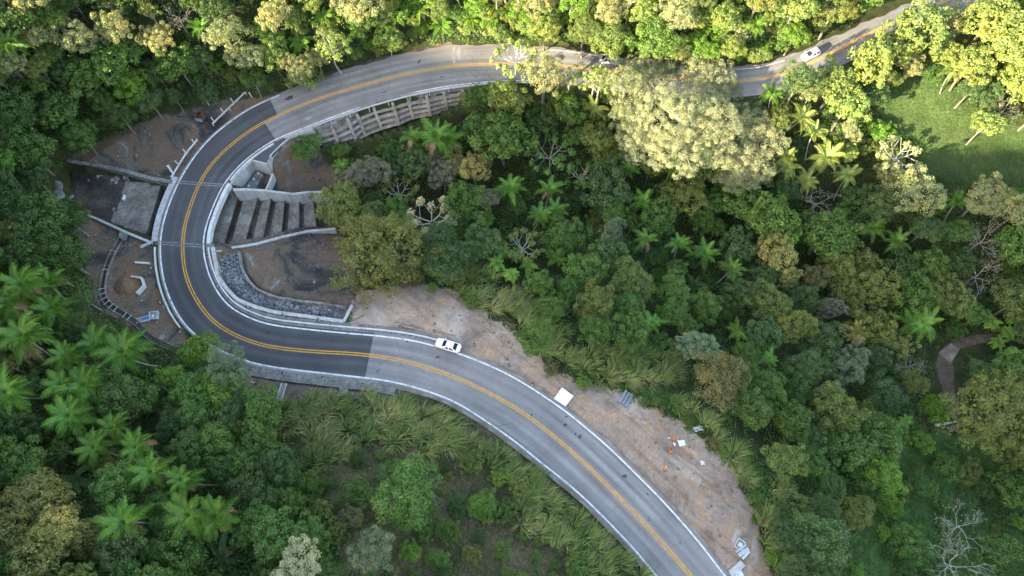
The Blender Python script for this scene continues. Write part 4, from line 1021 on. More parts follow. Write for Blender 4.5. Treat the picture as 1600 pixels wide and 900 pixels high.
crumple(1098, 723, .32, .3, .2, 6, 'tarp', 'plastic_scrap', 'small pale plastic scrap near the grass below the crumpled sheet', 'scrap', n=5)
def bag(px, py, s, label):
    p = hit(px, py); o = link('white_bag', rock_mesh(12, 2, .14), None, (p[0], p[1], p[2] + s * .5), (0, 0, .4), (s * .55, s, s * .6)); o.data.materials[0] = M['white_plastic']; return tag(o, label, 'bag')
bag(1053.5, 694, .34, 'small white bag between the two upper workers')
rail_piece('tool_board', [(1043, 684.5), (1047.5, 684.5)], .2, .1, M['kerb_paint'], 'short pale board left of the uppermost worker', 'board', up=.1)
# metal frame and galvanised sheets
c = hit(1156, 851); fr = thing('steel_frame', 'pale square steel frame lying above the stacked rail lengths', 'frame', (c[0], c[1], c[2] + .15), .95)
for a, b_ in (((-.7, -.6, 0), (.7, -.6, 0)), ((-.7, .6, 0), (.7, .6, 0)), ((-.7, -.6, 0), (-.7, .6, 0)), ((.7, -.6, 0), (.7, .6, 0))):
    mb = MB(); mb.bar(a, b_, .22, .14); link('frame_bar', mb.mesh('frame_bar', M['new_concrete']), fr)
mb = MB(); mb.prism([(-.4, -.3), (.35, -.35), (.3, .3), (-.35, .25)], -.1, .02); link('grate', mb.mesh('grate', M['galv']), fr)
c = hit(1163, 840); cs = tag(MB().prism([(-.5, -.42), (.5, -.5), (.45, .45), (-.48, .42)], 0, .12).build('paving_slab', M['concrete']), 'grey square slab lying above the steel frame', 'slab'); cs.location = (c[0], c[1], c[2] + .05); cs.rotation_euler = (0, 0, -.25)
def beam_w(a, b_, label, zu, w=.34, m='galv', group='galvanised rail lengths on the dirt'):
    A, B = hit(*a, zu), hit(*b_, zu); c = (A + B) / 2; d = (B - A); L = np.linalg.norm(d); d /= L; r1 = np.array([-d[1], d[0], 0]); r1 /= np.linalg.norm(r1)
    V = []; F = []; prof = [(-.5, .0), (-.36, .09), (-.2, .09), (0, -.02), (.2, .09), (.36, .09), (.5, 0)]
    for e in (-L / 2, L / 2):
        for x, z in prof: V.append(d * e + r1 * x * w + np.array([0, 0, z]))
        for x, z in prof: V.append(d * e + r1 * x * w + np.array([0, 0, z - .03]))
    k = 7
    for j in range(k - 1): F += [(j, j + 1, 2 * k + j + 1, 2 * k + j), (k + j + 1, k + j, 3 * k + j, 3 * k + j + 1), (j, k + j, k + j + 1, j + 1), (2 * k + j, 2 * k + j + 1, 3 * k + j + 1, 3 * k + j)]
    F += [(0, 2 * k, 3 * k, k), (k - 1, 2 * k - 1, 4 * k - 1, 3 * k - 1)]
    o = MB().add(V, F).build('rail_length', M[m]); o.location = c; return tag(o, label, 'rail', group)
beam_w((1150, 862.5), (1166, 851), 'narrow pale rail length lying on the steel frame', .3)
beam_w((1154, 868), (1169.5, 857), 'wide pale rail length just below the steel frame', .3, .6)
beam_w((1160, 873), (1171, 861.5), 'bluish rail length at the lower right of the steel frame', .25, .4, 'tarp')
beam_w((1139.5, 894), (1158.5, 877.5), 'uppermost of the long white rail lengths at the lower edge of the picture', .3, .42, 'kerb_paint')
beam_w((1141, 897.5), (1160.5, 880), 'second long white rail length at the lower edge of the picture', .36, .42, 'kerb_paint')
beam_w((1143, 900.5), (1163, 882.5), 'lowest of the long white rail lengths at the lower edge of the picture', .3, .42, 'kerb_paint')
crumple(1155, 897, .6, .5, .3, 9, 'tarp', 'plastic_cover', 'grey plastic cover below the long white rail lengths', 'cover', rot=.4, n=7, spiky=.2)
# scattered clods and pebbles on bare earth
ps = []
for poly, n, s in [(Z_SOIL[0][0], 800, 1), (Z_RED[0][0], 260, 2), (Z_RED[1][0], 160, 3), (Z_RED[2][0], 160, 4), (Z_RED[3][0], 120, 5)]:
    ps.append(sample_poly(poly, n, 60 + s))
q = np.vstack(ps); e = np.array([((LC[:, 0] - x) ** 2 + (LC[:, 1] - y) ** 2).min() for x, y in q]); q = q[e > 6.6 ** 2]
sz = np.random.default_rng(9).gamma(1.6, .05, len(q)) + .03
link('pebbles', rock_field(np.c_[q, gz(q[:, 0], q[:, 1])], np.minimum(sz, .35), 8, M['clod'], 'pebbles'))['kind'] = 'stuff'
# tan patch at the bend of the wood path, coloured as sunlit dirt
A = [hit(*p) for p in [(1466, 552), (1484, 537), (1498, 546), (1484, 570)]]
cc = np.mean(A, 0); o = MB().prism([p[:2] for p in A], cc[2] - .5, cc[2] + .2).build('lit_path_patch', M['clod'], origin=tuple(cc)); tag(o, 'pale patch coloured as sunlit dirt on the path in the wood', 'slab')

# ------------------------------------------------------------------ cars
def car(px, py, rz, kind, m, label, facing=1):
    p = at(px, py, .02); root = thing('car', label, 'car', (p[0], p[1], .02), rz)
    L = 4.45 if kind == 'sedan' else 4.0; W = 1.76; hl, hw = L / 2, W / 2
    # body: cross-sections along x (front = +x): x, half width, top height, belt height
    if kind == 'sedan': S = [(-hl, .62, .62, .5), (-hl + .07, .76, .84, .6), (-hl + .35, .85, .93, .66), (-1.45, .875, .97, .7), (-.7, .88, .95, .7), (.5, .88, .94, .7), (1.05, .875, .93, .68), (1.5, .86, .86, .64), (hl - .28, .82, .76, .58), (hl - .08, .72, .66, .5), (hl, .55, .52, .44)]
    else: S = [(-hl, .70, .7, .55), (-hl + .06, .8, .9, .62), (-hl + .3, .86, .98, .7), (-1.2, .88, 1.0, .72), (-.5, .88, .98, .72), (.5, .88, .97, .72), (.9, .875, .96, .7), (1.3, .86, .9, .66), (hl - .3, .82, .8, .6), (hl - .08, .74, .68, .5), (hl, .58, .52, .44)]
    V = []; F = []
    for x, w, zt, zb in S: V += [(x, y * w, z) for y, z in ((-.9, .24), (-1, .42), (-1, zb), (-.95, zt - .05), (-.72, zt), (0, zt + .025), (.72, zt), (.95, zt - .05), (1, zb), (1, .42), (.9, .24))]
    k = 11
    for i in range(len(S) - 1):
        for j in range(k): F.append((i * k + j, i * k + (j + 1) % k, (i + 1) * k + (j + 1) % k, (i + 1) * k + j))
    F += [tuple(range(k)), tuple((len(S) - 1) * k + j for j in reversed(range(k)))]
    o = link('body', MB().add(V, F).mesh('body', m, True), root)
    if kind == 'sedan': xb0, xb1, xr0, xr1, zb, zr = -1.62, 1.02, -.98, .28, .92, 1.42
    else: xb0, xb1, xr0, xr1, zb, zr = -1.88, 1.05, -1.55, .12, .95, 1.52
    wb, wr = .80, .62
    base = [(xb0, -wb * .9), (xb0 + .3, -wb), (xb1 - .45, -wb), (xb1, -wb * .82), (xb1, wb * .82), (xb1 - .45, wb), (xb0 + .3, wb), (xb0, wb * .9)]
    top = [(xr0, -wr * .92), (xr0 + .2, -wr), (xr1 - .2, -wr), (xr1, -wr * .94), (xr1, wr * .94), (xr1 - .2, wr), (xr0 + .2, wr), (xr0, wr * .92)]
    V = [(x, y, zb) for x, y in base] + [(x, y, zr) for x, y in top] + [(x * .94 + .94 * 0 - .01, y * .85, zr + .045) for x, y in top]
    F = [(i, (i + 1) % 8, 8 + (i + 1) % 8, 8 + i) for i in range(8)] + [(8 + i, 8 + (i + 1) % 8, 16 + (i + 1) % 8, 16 + i) for i in range(8)] + [tuple(range(16, 24))]
    link('cabin', MB().add(V, F).mesh('cabin', m, False), root)
    def pane(name, a, b_, c_, d_, out):
        q = [np.array(v) for v in (a, b_, c_, d_)]; cc = sum(q) / 4; n = np.cross(q[1] - q[0], q[3] - q[0]); n /= np.linalg.norm(n)
        if np.dot(n, out) < 0: n = -n
        A = [cc + (v - cc) * .90 + n * .012 for v in q]; B = [v - n * .01 for v in A]
        link(name, MB().add(A + B, [(0, 1, 2, 3), (7, 6, 5, 4)] + [(i, 4 + i, 4 + (i + 1) % 4, (i + 1) % 4) for i in range(4)]).mesh(name, M['glass']), root)
    pane('windscreen', (xb1, -wb * .82, zb), (xb1, wb * .82, zb), (xr1, wr * .94, zr), (xr1, -wr * .94, zr), (1, 0, 1))
    pane('rear_window', (xb0, wb * .9, zb), (xb0, -wb * .9, zb), (xr0, -wr * .92, zr), (xr0, wr * .92, zr), (-1, 0, 1))
    for s in (-1, 1):
        xm = (xr0 + xr1) / 2 + .05
        pane('side_window', (xb1 - .45, s * wb, zb), (xm + .05, s * wb, zb), (xm + .05, s * wr, zr), (xr1 - .2, s * wr, zr), (0, s, .4))
        pane('side_window', (xm - .05, s * wb, zb), (xb0 + .3, s * wb, zb), (xr0 + .2, s * wr, zr), (xm - .05, s * wr, zr), (0, s, .4))
        mb = MB(); mb.prism([(.72, s * .86), (.92, s * .86), (.9, s * 1.04), (.74, s * 1.04)], .9, 1.05); link('mirror', mb.mesh('mirror', m), root)
        mb = MB(); mb.prism([(hl - .42, s * .52), (hl - .16, s * .5), (hl - .2, s * .76), (hl - .42, s * .81)], .6, .775); link('headlight', mb.mesh('headlight', M['lamp_glass']), root)
        mb = MB(); mb.prism([(-hl - .01, s * .5), (-hl + .14, s * .52), (-hl + .14, s * .8), (-hl + .01, s * .74)], .62, .84); link('tail_light', mb.mesh('tail_light', M['tail_glass']), root)
        for x in (-hl + .85, hl - .82):
            mb = MB(); mb.tube([(x, s * .70, .31), (x, s * .895, .31)], .31, 16); w = link('wheel', mb.mesh('wheel', M['dark'], False), root)
            mb = MB(); mb.tube([(x, s * .897, .31), (x, s * .91, .31)], [.2, .17], 12); link('rim', mb.mesh('rim', M['galv']), w)
    mb = MB(); mb.bar((hl - .02, -.4, .42), (hl - .02, .4, .42), .06, .16); link('grille', mb.mesh('grille', M['dark']), root)
    return root
car(701, 541.5, px_rot((722, 548), (680, 535)), 'sedan', M['car_white'], 'white sedan parked across the edge line below the bend')
car(1265, 88.5, px_rot((1280, 82), (1250, 96)), 'hatch', M['car_white'], 'white hatchback driving on the upper road at the right')
car(952, 97, px_rot((940, 94), (965, 98.5)), 'sedan', M['car_silver'], 'silver car half hidden by leaves on the upper road')

# ------------------------------------------------------------------ people
def person(px, py, rz, pose, label, helmet):
    p = hit(px, py); root = thing('person', label, 'person', tuple(p), rz, 'workers on the dirt shoulder')
    bend = pose.get('bend', .2); reach = pose.get('reach', .5); step = pose.get('step', .12)
    # joints: x forward, y left
    pel = Vector((0, 0, .92)); ch = pel + Vector((math.sin(bend) * .30, 0, math.cos(bend) * .30)); nk = pel + Vector((math.sin(bend) * .52, 0, math.cos(bend) * .52))
    hd = nk + Vector((math.sin(bend * .7) * .13, 0, math.cos(bend * .7) * .13)); tp = hd + Vector((math.sin(bend * .5) * .11, 0, math.cos(bend * .5) * .11))
    V = [pel, ch, nk, hd, tp]; R = [(.15, .12), (.17, .12), (.065, .065), (.095, .085), (.06, .055)]; E_ = [(0, 1), (1, 2), (2, 3), (3, 4)]
    def chain(start, pts):
        a = start
        for q, r in pts: V.append(Vector(q)); R.append((r, r)); E_.append((a, len(V) - 1)); a = len(V) - 1
        return a
    for s in (-1, 1):
        fx = step * s
        chain(0, [((0, .10 * s, .86), .10), ((fx * .6 + .05, .11 * s, .48), .065), ((fx - .02, .12 * s, .09), .045), ((fx + .16, .13 * s, .04), .035)])
        sh = nk + Vector((-.01, .19 * s, -.06)); a1 = reach if s > 0 else pose.get('reach2', reach)
        d1 = Vector((math.sin(a1), .12 * s, -math.cos(a1))).normalized(); d2 = Vector((math.sin(a1 + .7), -.1 * s, -math.cos(a1 + .7))).normalized()
        el = sh + d1 * .29; wr = el + d2 * .25; pm = wr + d2 * .07
        h = chain(1, [(nk + Vector((-.005, .1 * s, -.05)), .075), (sh, .065), (el, .045), (wr, .03), (pm, .034)])
        side = Vector((0, 1, 0)); fw = d2
        for q in range(4):
            b0 = pm + fw * .03 + side * (q - 1.5) * .021; chain(h, [(b0, .0095), (b0 + fw * (.035, .042, .04, .03)[q] + Vector((0, 0, -.01)), .0085), (b0 + fw * (.05, .06, .055, .045)[q] + Vector((0, 0, -.035)), .008)])
        chain(h, [(pm - side * .035 * s + fw * .0, .011), (pm - side * .05 * s + fw * .035, .009)])
    me = bpy.data.meshes.new('body'); me.from_pydata(V, E_, []); o = bpy.data.objects.new('body', me); C.objects.link(o)
    md = o.modifiers.new('skin', 'SKIN'); md.use_smooth_shade = True
    for i, r in enumerate(R): me.skin_vertices[0].data[i].radius = r; me.skin_vertices[0].data[i].use_root = (i == 0)
    o.modifiers.new('sub', 'SUBSURF').levels = 1
    dg = bpy.context.evaluated_depsgraph_get(); me2 = bpy.data.meshes.new_from_object(o.evaluated_get(dg)); bpy.data.objects.remove(o)
    me2.materials.clear()
    for mm in ('skin', 'orange_cloth', 'dark_cloth', 'dark'): me2.materials.append(M[mm])
    nkz = nk.z
    for f in me2.polygons:
        c = f.center; f.material_index = 3 if c.z < .1 else (2 if c.z < .40 else (1 if (c.z < nkz - .0 and (c - nk).length < .95) else 0))
        if abs(c.y) > .19 and c.x > .22 + math.sin(bend) * .2: f.material_index = 0
        f.use_smooth = True
    link('body', me2, root)
    # face, hair or helmet
    hm = M[helmet]; mb = MB(); n = 12; Vh = []; Fh = []
    for i in range(5):
        t = i / 4 * math.pi / 2
        for k in range(n): a = 2 * math.pi * k / n; Vh.append(hd + Vector((math.cos(a) * .125 * math.cos(t), math.sin(a) * .112 * math.cos(t), .04 + .14 * math.sin(t))))
    for i in range(4):
        for k in range(n): Fh.append((i * n + k, i * n + (k + 1) % n, (i + 1) * n + (k + 1) % n, (i + 1) * n + k))
    mb.add(Vh, Fh); link('helmet' if helmet != 'dark' else 'hair', mb.mesh('headwear', hm, True), root)
    mb = MB(); mb.tube([hd + Vector((.085, 0, -.01)), hd + Vector((.125, 0, -.03))], [.012, .018], 5); link('nose', mb.mesh('nose', M['skin']), root)
    for s in (-1, 1):
        mb = MB(); mb.tube([hd + Vector((.082, .035 * s, .012)), hd + Vector((.098, .035 * s, .012))], .013, 6); link('eye', mb.mesh('eye', M['dark']), root)
        mb = MB(); mb.tube([hd + Vector((0, .085 * s, -.005)), hd + Vector((-.01, .105 * s, 0))], [.03, .025], 6); link('ear', mb.mesh('ear', M['skin']), root)
    mb = MB(); mb.bar(hd + Vector((.09, -.025, -.06)), hd + Vector((.09, .025, -.06)), .012, .012); link('mouth', mb.mesh('mouth', M['rust']), root)
    return root
person(1053.5, 688, 2.9, dict(bend=.75, reach=.9, reach2=.5, step=.18), 'worker in orange bending down beside the white sacking', 'orange_plastic')
person(1047, 708, 1.9, dict(bend=.5, reach=.7, reach2=1.0, step=.14), 'dark-haired worker in orange, the middle one of the three workers', 'dark')
person(1038, 735, 1.5, dict(bend=.4, reach=.9, reach2=.6, step=.16), 'lowest worker in orange with a lime helmet', 'lime_plastic')
# ------------------------------------------------------------------ vegetation: materials
def leaf_material(name, tint=None, trans=.30, rough_=.55, spread=.24):
    m, nt, b = mat(name)
    gi = nt.nodes.new('ShaderNodeNewGeometry'); oi = nt.nodes.new('ShaderNodeObjectInfo')
    base = oi.outputs['Color'] if tint is None else ramp(nt, noise(nt, *tint[0]), tint[1])
    v = ramp(nt, gi.outputs['Random Per Island'], [(0, (1 - spread, 1 - spread * .9, 1 - spread)), (.5, (1, 1, 1)), (.8, (1 + spread, 1 + spread * .9, 1 + spread * .3)), (1, (1 + spread * 1.8, 1 + spread * 1.5, 1 + spread))])
    if tint is None: base = mixc(nt, 1.0, base, ramp(nt, noise(nt, .55, 2, .6), [(.32, (.78, .86, .9)), (.5, (1, 1, 1)), (.68, (1.3, 1.14, .95))]), 'MULTIPLY')
    col = mixc(nt, 1.0, base, v, 'MULTIPLY')
    nt.links.new(col, b.inputs['Base Color']); b.inputs['Roughness'].default_value = rough_; b.inputs['Specular IOR Level'].default_value = .35
    tr = nt.nodes.new('ShaderNodeBsdfTranslucent'); nt.links.new(mixc(nt, 1.0, col, (1.2, 1.25, .65), 'MULTIPLY'), tr.inputs['Color'])
    mx = nt.nodes.new('ShaderNodeMixShader'); mx.inputs[0].default_value = trans
    out = nt.nodes['Material Output']
    nt.links.new(b.outputs[0], mx.inputs[1]); nt.links.new(tr.outputs[0], mx.inputs[2]); nt.links.new(mx.outputs[0], out.inputs['Surface'])
    return m
M['leaf'] = leaf_material('leaf')
M['twig'] = simple('grey_twig', [(.3, (.20, .18, .155)), (.7, (.38, .35, .31))], 3, bstr=.2)
M['under'] = leaf_material('undergrowth_leaf', ((.09, 6, .7), [(.3, (.032, .065, .02)), (.45, (.055, .115, .028)), (.58, (.09, .165, .04)), (.72, (.14, .165, .055))]))
M['dryleaf'] = leaf_material('dry_ground_leaf', ((.22, 8, .7), [(.30, (.06, .11, .034)), (.45, (.12, .15, .055)), (.55, (.19, .155, .09)), (.7, (.29, .225, .15))]))
M['grass'] = leaf_material('tall_grass_blade', ((.14, 5, .6), [(.3, (.07, .13, .032)), (.5, (.13, .18, .05)), (.7, (.26, .25, .11))]), trans=.3, spread=.5)
M['turf'] = leaf_material('meadow_blade', ((.15, 6, .7), [(.3, (.045, .08, .024)), (.5, (.062, .105, .03)), (.7, (.10, .125, .045))]))

# ------------------------------------------------------------------ vegetation: shapes
def unit(v): return v / (np.linalg.norm(v, axis=-1, keepdims=True) + 1e-9)
def leaves(P, Nn, L, W, r):
    """one rhombic leaf per point: P centre, Nn normal, L length, W width"""
    n = len(P); a = r.normal(size=(n, 3)); t = unit(a - (a * Nn).sum(1, keepdims=True) * Nn); s = np.cross(Nn, t)
    L = np.broadcast_to(np.asarray(L, float), (n,))[:, None]; W = np.broadcast_to(np.asarray(W, float), (n,))[:, None]
    V = np.stack([P - t * L * .5, P + s * W * .5 + t * L * .05, P + t * L * .5 - Nn * L * .12, P - s * W * .5 + t * L * .05], 1)
    return V.reshape(-1, 3), np.arange(4 * n).reshape(n, 4)
def clumps(r, style):
    """clump centres and radii on an uneven dome of unit-ish crown (metres, crown diameter 6)"""
    st = STY[style]; n = st['n']
    d = unit(r.normal(size=(n * 6, 3))); d = d[d[:, 2] > st['lo']]
    keep = []
    for q in d:                                        # spread them apart
        if all(np.dot(q, k) < st['sep'] for k in keep): keep.append(q)
        if len(keep) == n: break
    d = np.array(keep); n = len(d)
    ph = r.uniform(0, 6.28, 6); az = np.arctan2(d[:, 1], d[:, 0])
    lob = 1 + st['lob'] * (.5 * np.sin(2 * az + ph[0]) + .4 * np.sin(3 * az + ph[1]) + .35 * np.sin(5 * az + ph[2]))
    rad = r.uniform(st['r0'], 1.0, n) * lob
    c = d * rad[:, None] * np.array([3.0, 3.0, st['h']])
    cr = st['cr'] * r.uniform(.7, 1.35, n)
    return c, cr
STY = {  # n clumps, lowest direction, spacing, lobing, inner radius, half height, clump radius, leaves per clump, leaf size, leaf aspect
 'dome':  dict(n=46, lo=-.3, sep=.935, lob=.3, r0=.62, h=2.4, cr=.82, k=135, leaf=.27, asp=.55),
 'fine':  dict(n=70, lo=-.2, sep=.957, lob=.36, r0=.6, h=2.3, cr=.60, k=125, leaf=.18, asp=.6),
 'open':  dict(n=34, lo=-.1, sep=.91, lob=.45, r0=.55, h=2.0, cr=.60, k=95, leaf=.26, asp=.55),
 'tuft':  dict(n=46, lo=-.15, sep=.935, lob=.3, r0=.65, h=2.4, cr=.80, k=90, leaf=.40, asp=.42),
 'spray': dict(n=100, lo=-.2, sep=.968, lob=.22, r0=.7, h=2.8, cr=.50, k=110, leaf=.22, asp=.3),
 'bush':  dict(n=40, lo=-.05, sep=.93, lob=.3, r0=.7, h=1.9, cr=.85, k=110, leaf=.30, asp=.55),
}
def crown_mesh(style, seed, scale=1.0, extra=None):
    r = np.random.default_rng(seed); st = STY[style]
    if extra is None: c, cr = clumps(r, style)
    else: c, cr = extra
    n = len(c); k = st['k']
    dirs = unit(r.normal(size=(n, k, 3)) + unit(c)[:, None, :] * .75 + np.array([0, 0, .45]))
    P = c[:, None, :] + dirs * cr[:, None, None] * r.uniform(.62, 1.06, (n, k, 1)) * np.array([1, 1, .85])
    if style == 'spray': P = P + unit(c)[:, None, :] * r.uniform(-.3, .55, (n, k, 1)) * cr[:, None, None]
    Nn = unit(dirs * .9 + r.normal(size=(n, k, 3)) * .6 + np.array([0, 0, .2]))
    lf = st['leaf'] * r.uniform(.65, 1.35, n * k)
    V1, F1 = leaves(P.reshape(-1, 3), Nn.reshape(-1, 3), lf, lf * st['asp'], r)
    # thin inner foliage so that the crown is not hollow
    q = 0 if extra is not None else int(n * k * .12); d = unit(r.normal(size=(q, 3))); ex = np.abs(c).max(0)
    P2 = d * (r.uniform(0, .78, (q, 1)) ** .5) * ex; P2[:, 2] = np.maximum(P2[:, 2], -.4 * ex[2])
    V2, F2 = leaves(P2, unit(d + r.normal(size=(q, 3))), st['leaf'] * 1.5, st['leaf'] * 1.0, r)
    return fast_mesh('crown', np.vstack([V1, V2]), np.vstack([F1, F2 + len(V1)]), M['leaf']), c
def limb_tree(mb, base, top, c, r, rt, nl, sides=5, bow=.25):
    """trunk from base to top, limbs on to the clumps c"""
    base = np.array(base, float); top = np.array(top, float); L = np.linalg.norm(top - base)
    mid = (base + top) / 2 + np.append(r.normal(size=2) * bow, 0)
    mb.tube([base, base * .6 + mid * .4, mid, top], [rt * 1.35, rt * 1.05, rt * .9, rt * .65], sides)
    pick = r.permutation(len(c))[:nl]
    for i in pick:
        f = r.uniform(.55, .98); s = mid * (1 - (f - .5) * 2) + top * ((f - .5) * 2); e = c[i]
        m1 = s * .5 + e * .5 + np.array([0, 0, -.12 * np.linalg.norm(e - s)]) + r.normal(size=3) * .12
        mb.tube([s, m1, e], [rt * .45, rt * .28, rt * .08], 4)
HT = {'dome': 6.5, 'fine': 7.5, 'open': 7.5, 'tuft': 7.0, 'spray': 7.0, 'bush': 1.9}
PROTO = {}
for st, nvar in (('dome', 6), ('fine', 5), ('open', 5), ('tuft', 5), ('spray', 3), ('bush', 5)):
    for v in range(nvar):
        cm, c = crown_mesh(st, 100 + v + 37 * len(st)); r = np.random.default_rng(v)
        mb = MB(); limb_tree(mb, (0, 0, -HT[st] - 1.2), (0, 0, -.2), c, r, .2 if st != 'bush' else .07, 16 if st == 'open' else 9)
        PROTO[st, v] = (cm, mb.mesh('trunk', M['twig'] if st == 'open' else M['bark']))
NVAR = dict(dome=6, fine=5, open=5, tuft=5, spray=3, bush=5)

# palms, tree ferns, banana plants: single fronds as parts
def frond_mesh(seed, L, droop, wid, npair, vee, ragged=.15, leafw=.09, name='frond'):
    r = np.random.default_rng(seed); t = np.linspace(0, 1, npair + 2)[1:]
    xs_ = L * (t - .12 * t ** 3); zs_ = L * (.42 * t - droop * t ** 2.1)
    V = []; F = []
    w = wid * np.sin(np.clip(t * 1.02 + .10, 0, 1) * math.pi) ** .6 * (1 - .25 * t)
    for i in range(len(t)):
        for s in (-1, 1):
            ll = w[i] * r.uniform(1 - ragged, 1 + ragged); a = math.radians(58 - 30 * t[i] + r.uniform(-8, 8))
            dx, dy = math.cos(a) * ll, math.sin(a) * ll * s
            dz = ll * (vee - .55 * r.uniform(.5, 1.2)); h = leafw * r.uniform(.8, 1.2)
            p = (xs_[i], 0, zs_[i]); o = len(V)
            V += [(p[0] - h, 0, p[2]), (p[0] + h, 0, p[2]), (p[0] + dx * .55 + h * .9, dy * .55, p[2] + ll * vee * .5 + .02), (p[0] + dx * .55 - h * .7, dy * .55, p[2] + ll * vee * .5 + .02), (p[0] + dx, dy, p[2] + dz)]
            F += [(o, o + 1, o + 2, o + 3), (o + 3, o + 2, o + 4, o + 4)]
    mb = MB(); mb.add(V, [f if f[2] != f[3] else f[:3] for f in F])
    mb.tube([(0, 0, 0)] + [(xs_[i], 0, zs_[i] - .01) for i in range(0, len(t), 3)], [.06] + [.05 * (1 - .8 * t[i]) for i in range(0, len(t), 3)], 3, cap=False)
    return mb.mesh(name, M['leaf'])
def blade_mesh(seed, L, W, droop, name='leaf'):
    r = np.random.default_rng(seed); t = np.linspace(0, 1, 9); V = []; F = []
    w = W * np.sin(np.clip(t * .93 + .05, 0, 1) * math.pi) ** .55
    for i in range(9):
        x = L * t[i] * (1 - .1 * t[i]); z = L * (.55 * t[i] - droop * t[i] ** 2)
        V += [(x, -w[i] / 2, z + .10 * w[i] + r.uniform(-.04, .04)), (x, 0, z), (x, w[i] / 2, z + .10 * w[i] + r.uniform(-.04, .04))]
    for i in range(8):
        o = i * 3; F += [(o, o + 3, o + 4, o + 1), (o + 1, o + 4, o + 5, o + 2)]
    return MB().add(V, F).mesh(name, M['leaf'])
FROND = dict(palm=[frond_mesh(s, 3.7, d, .95, 24, .05, leafw=.085) for s, d in ((1, .55), (2, .75), (3, .95), (4, .40))],
             lush=[frond_mesh(s, 4.5, d, 1.35, 30, -.12, leafw=.105) for s, d in ((5, .70), (6, .95), (7, 1.15), (8, .5))],
             fern=[frond_mesh(s, 2.6, d, .75, 22, .12, .08, leafw=.06) for s, d in ((9, .45), (10, .6), (11, .72))],
             banana=[blade_mesh(s, 3.0, .85, d) for s, d in ((12, .7), (13, .9), (14, 1.1))],
             broad=[blade_mesh(s, 1.5, .62, d) for s, d in ((15, .75), (16, 1.0))])
def trunk_proto(h, r0, seed, m, lean=.5):
    r = np.random.default_rng(seed); mb = MB(); a = r.uniform(0, 6.28)
    pts = [(math.cos(a) * lean * (1 - f) ** 2 * 1.6, math.sin(a) * lean * (1 - f) ** 2 * 1.6, -h - 1.2 + (h + 1.2) * f) for f in np.linspace(0, 1, 6)]
    mb.tube(pts, [r0 * 1.4, r0 * 1.1, r0, r0 * .95, r0 * .9, r0 * .75], 7); return mb.mesh('trunk', m)
PTRUNK = dict(palm=[trunk_proto(7.5, .11, s, M['twig'], .9) for s in range(4)], lush=[trunk_proto(9.0, .14, s + 9, M['twig'], 1.2) for s in range(4)],
              fern=[trunk_proto(3.2, .12, 31, M['bark'], .3)], banana=[trunk_proto(1.8, .16, 41, M['bark'], .15)], broad=[trunk_proto(2.5, .07, 51, M['bark'], .2)])
PH = dict(palm=7.5, lush=9.0, fern=3.2, banana=1.8, broad=2.5)
PDIA = dict(palm=6.0, lush=7.2, fern=4.6, banana=4.6, broad=2.8)
PN = dict(palm=15, lush=19, fern=13, banana=8, broad=20)

# ------------------------------------------------------------------ colours
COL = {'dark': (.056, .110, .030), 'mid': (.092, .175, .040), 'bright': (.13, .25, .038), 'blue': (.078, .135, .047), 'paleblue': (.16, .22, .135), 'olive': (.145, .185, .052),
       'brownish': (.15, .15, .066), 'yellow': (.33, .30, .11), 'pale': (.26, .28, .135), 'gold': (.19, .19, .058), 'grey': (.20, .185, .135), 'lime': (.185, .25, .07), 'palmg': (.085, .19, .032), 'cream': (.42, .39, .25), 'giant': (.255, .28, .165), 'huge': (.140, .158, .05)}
CWORD = {'huge': 'olive', 'dark': 'dark green', 'mid': 'mid green', 'bright': 'bright green', 'blue': 'blue-green', 'paleblue': 'pale grey-green', 'olive': 'olive', 'brownish': 'brownish', 'yellow': 'yellow', 'pale': 'pale cream-green', 'gold': 'golden olive', 'grey': 'greyish', 'lime': 'lime green', 'palmg': 'green', 'cream': 'cream-flecked'}
NOUN = {'dome': ('domed_tree', 'domed tree', 'tree'), 'fine': ('fine_leaved_tree', 'fine-leaved tree', 'tree'), 'open': ('open_crowned_tree', 'open-crowned tree', 'tree'), 'tuft': ('tufted_tree', 'tufted tree', 'tree'), 'spray': ('feathery_tree', 'feathery tree', 'tree'),
        'bush': ('shrub', 'shrub', 'shrub'), 'palm': ('palm_tree', 'slender palm', 'palm'), 'lush': ('palm_tree', 'broad drooping palm', 'palm'), 'fern': ('tree_fern', 'tree fern', 'tree fern'), 'banana': ('banana_plant', 'big-leaved banana plant', 'plant'), 'broad': ('large_leaved_plant', 'large-leaved plant', 'plant'),
        'umbrella': ('umbrella_tree', 'white-branched umbrella tree', 'tree'), 'bare': ('bare_tree', 'bare twiggy tree', 'tree')}
PLANTS = []   # [root, px, py, look words, category]
def place(px, py, h):
    p = hit(px, py, h); return np.array([p[0], p[1], float(gz(p[0], p[1]))]), p
def jit(col, r, s=.16):
    k = 1 + r.uniform(-s, s); h = r.uniform(-s, s) * .6
    return (col[0] * k * (1 + h), col[1] * k, col[2] * k * (1 - h * .5), 1)
def register(root, px, py, look, cat, sz):
    PLANTS.append([root, px, py, look, cat, sz])
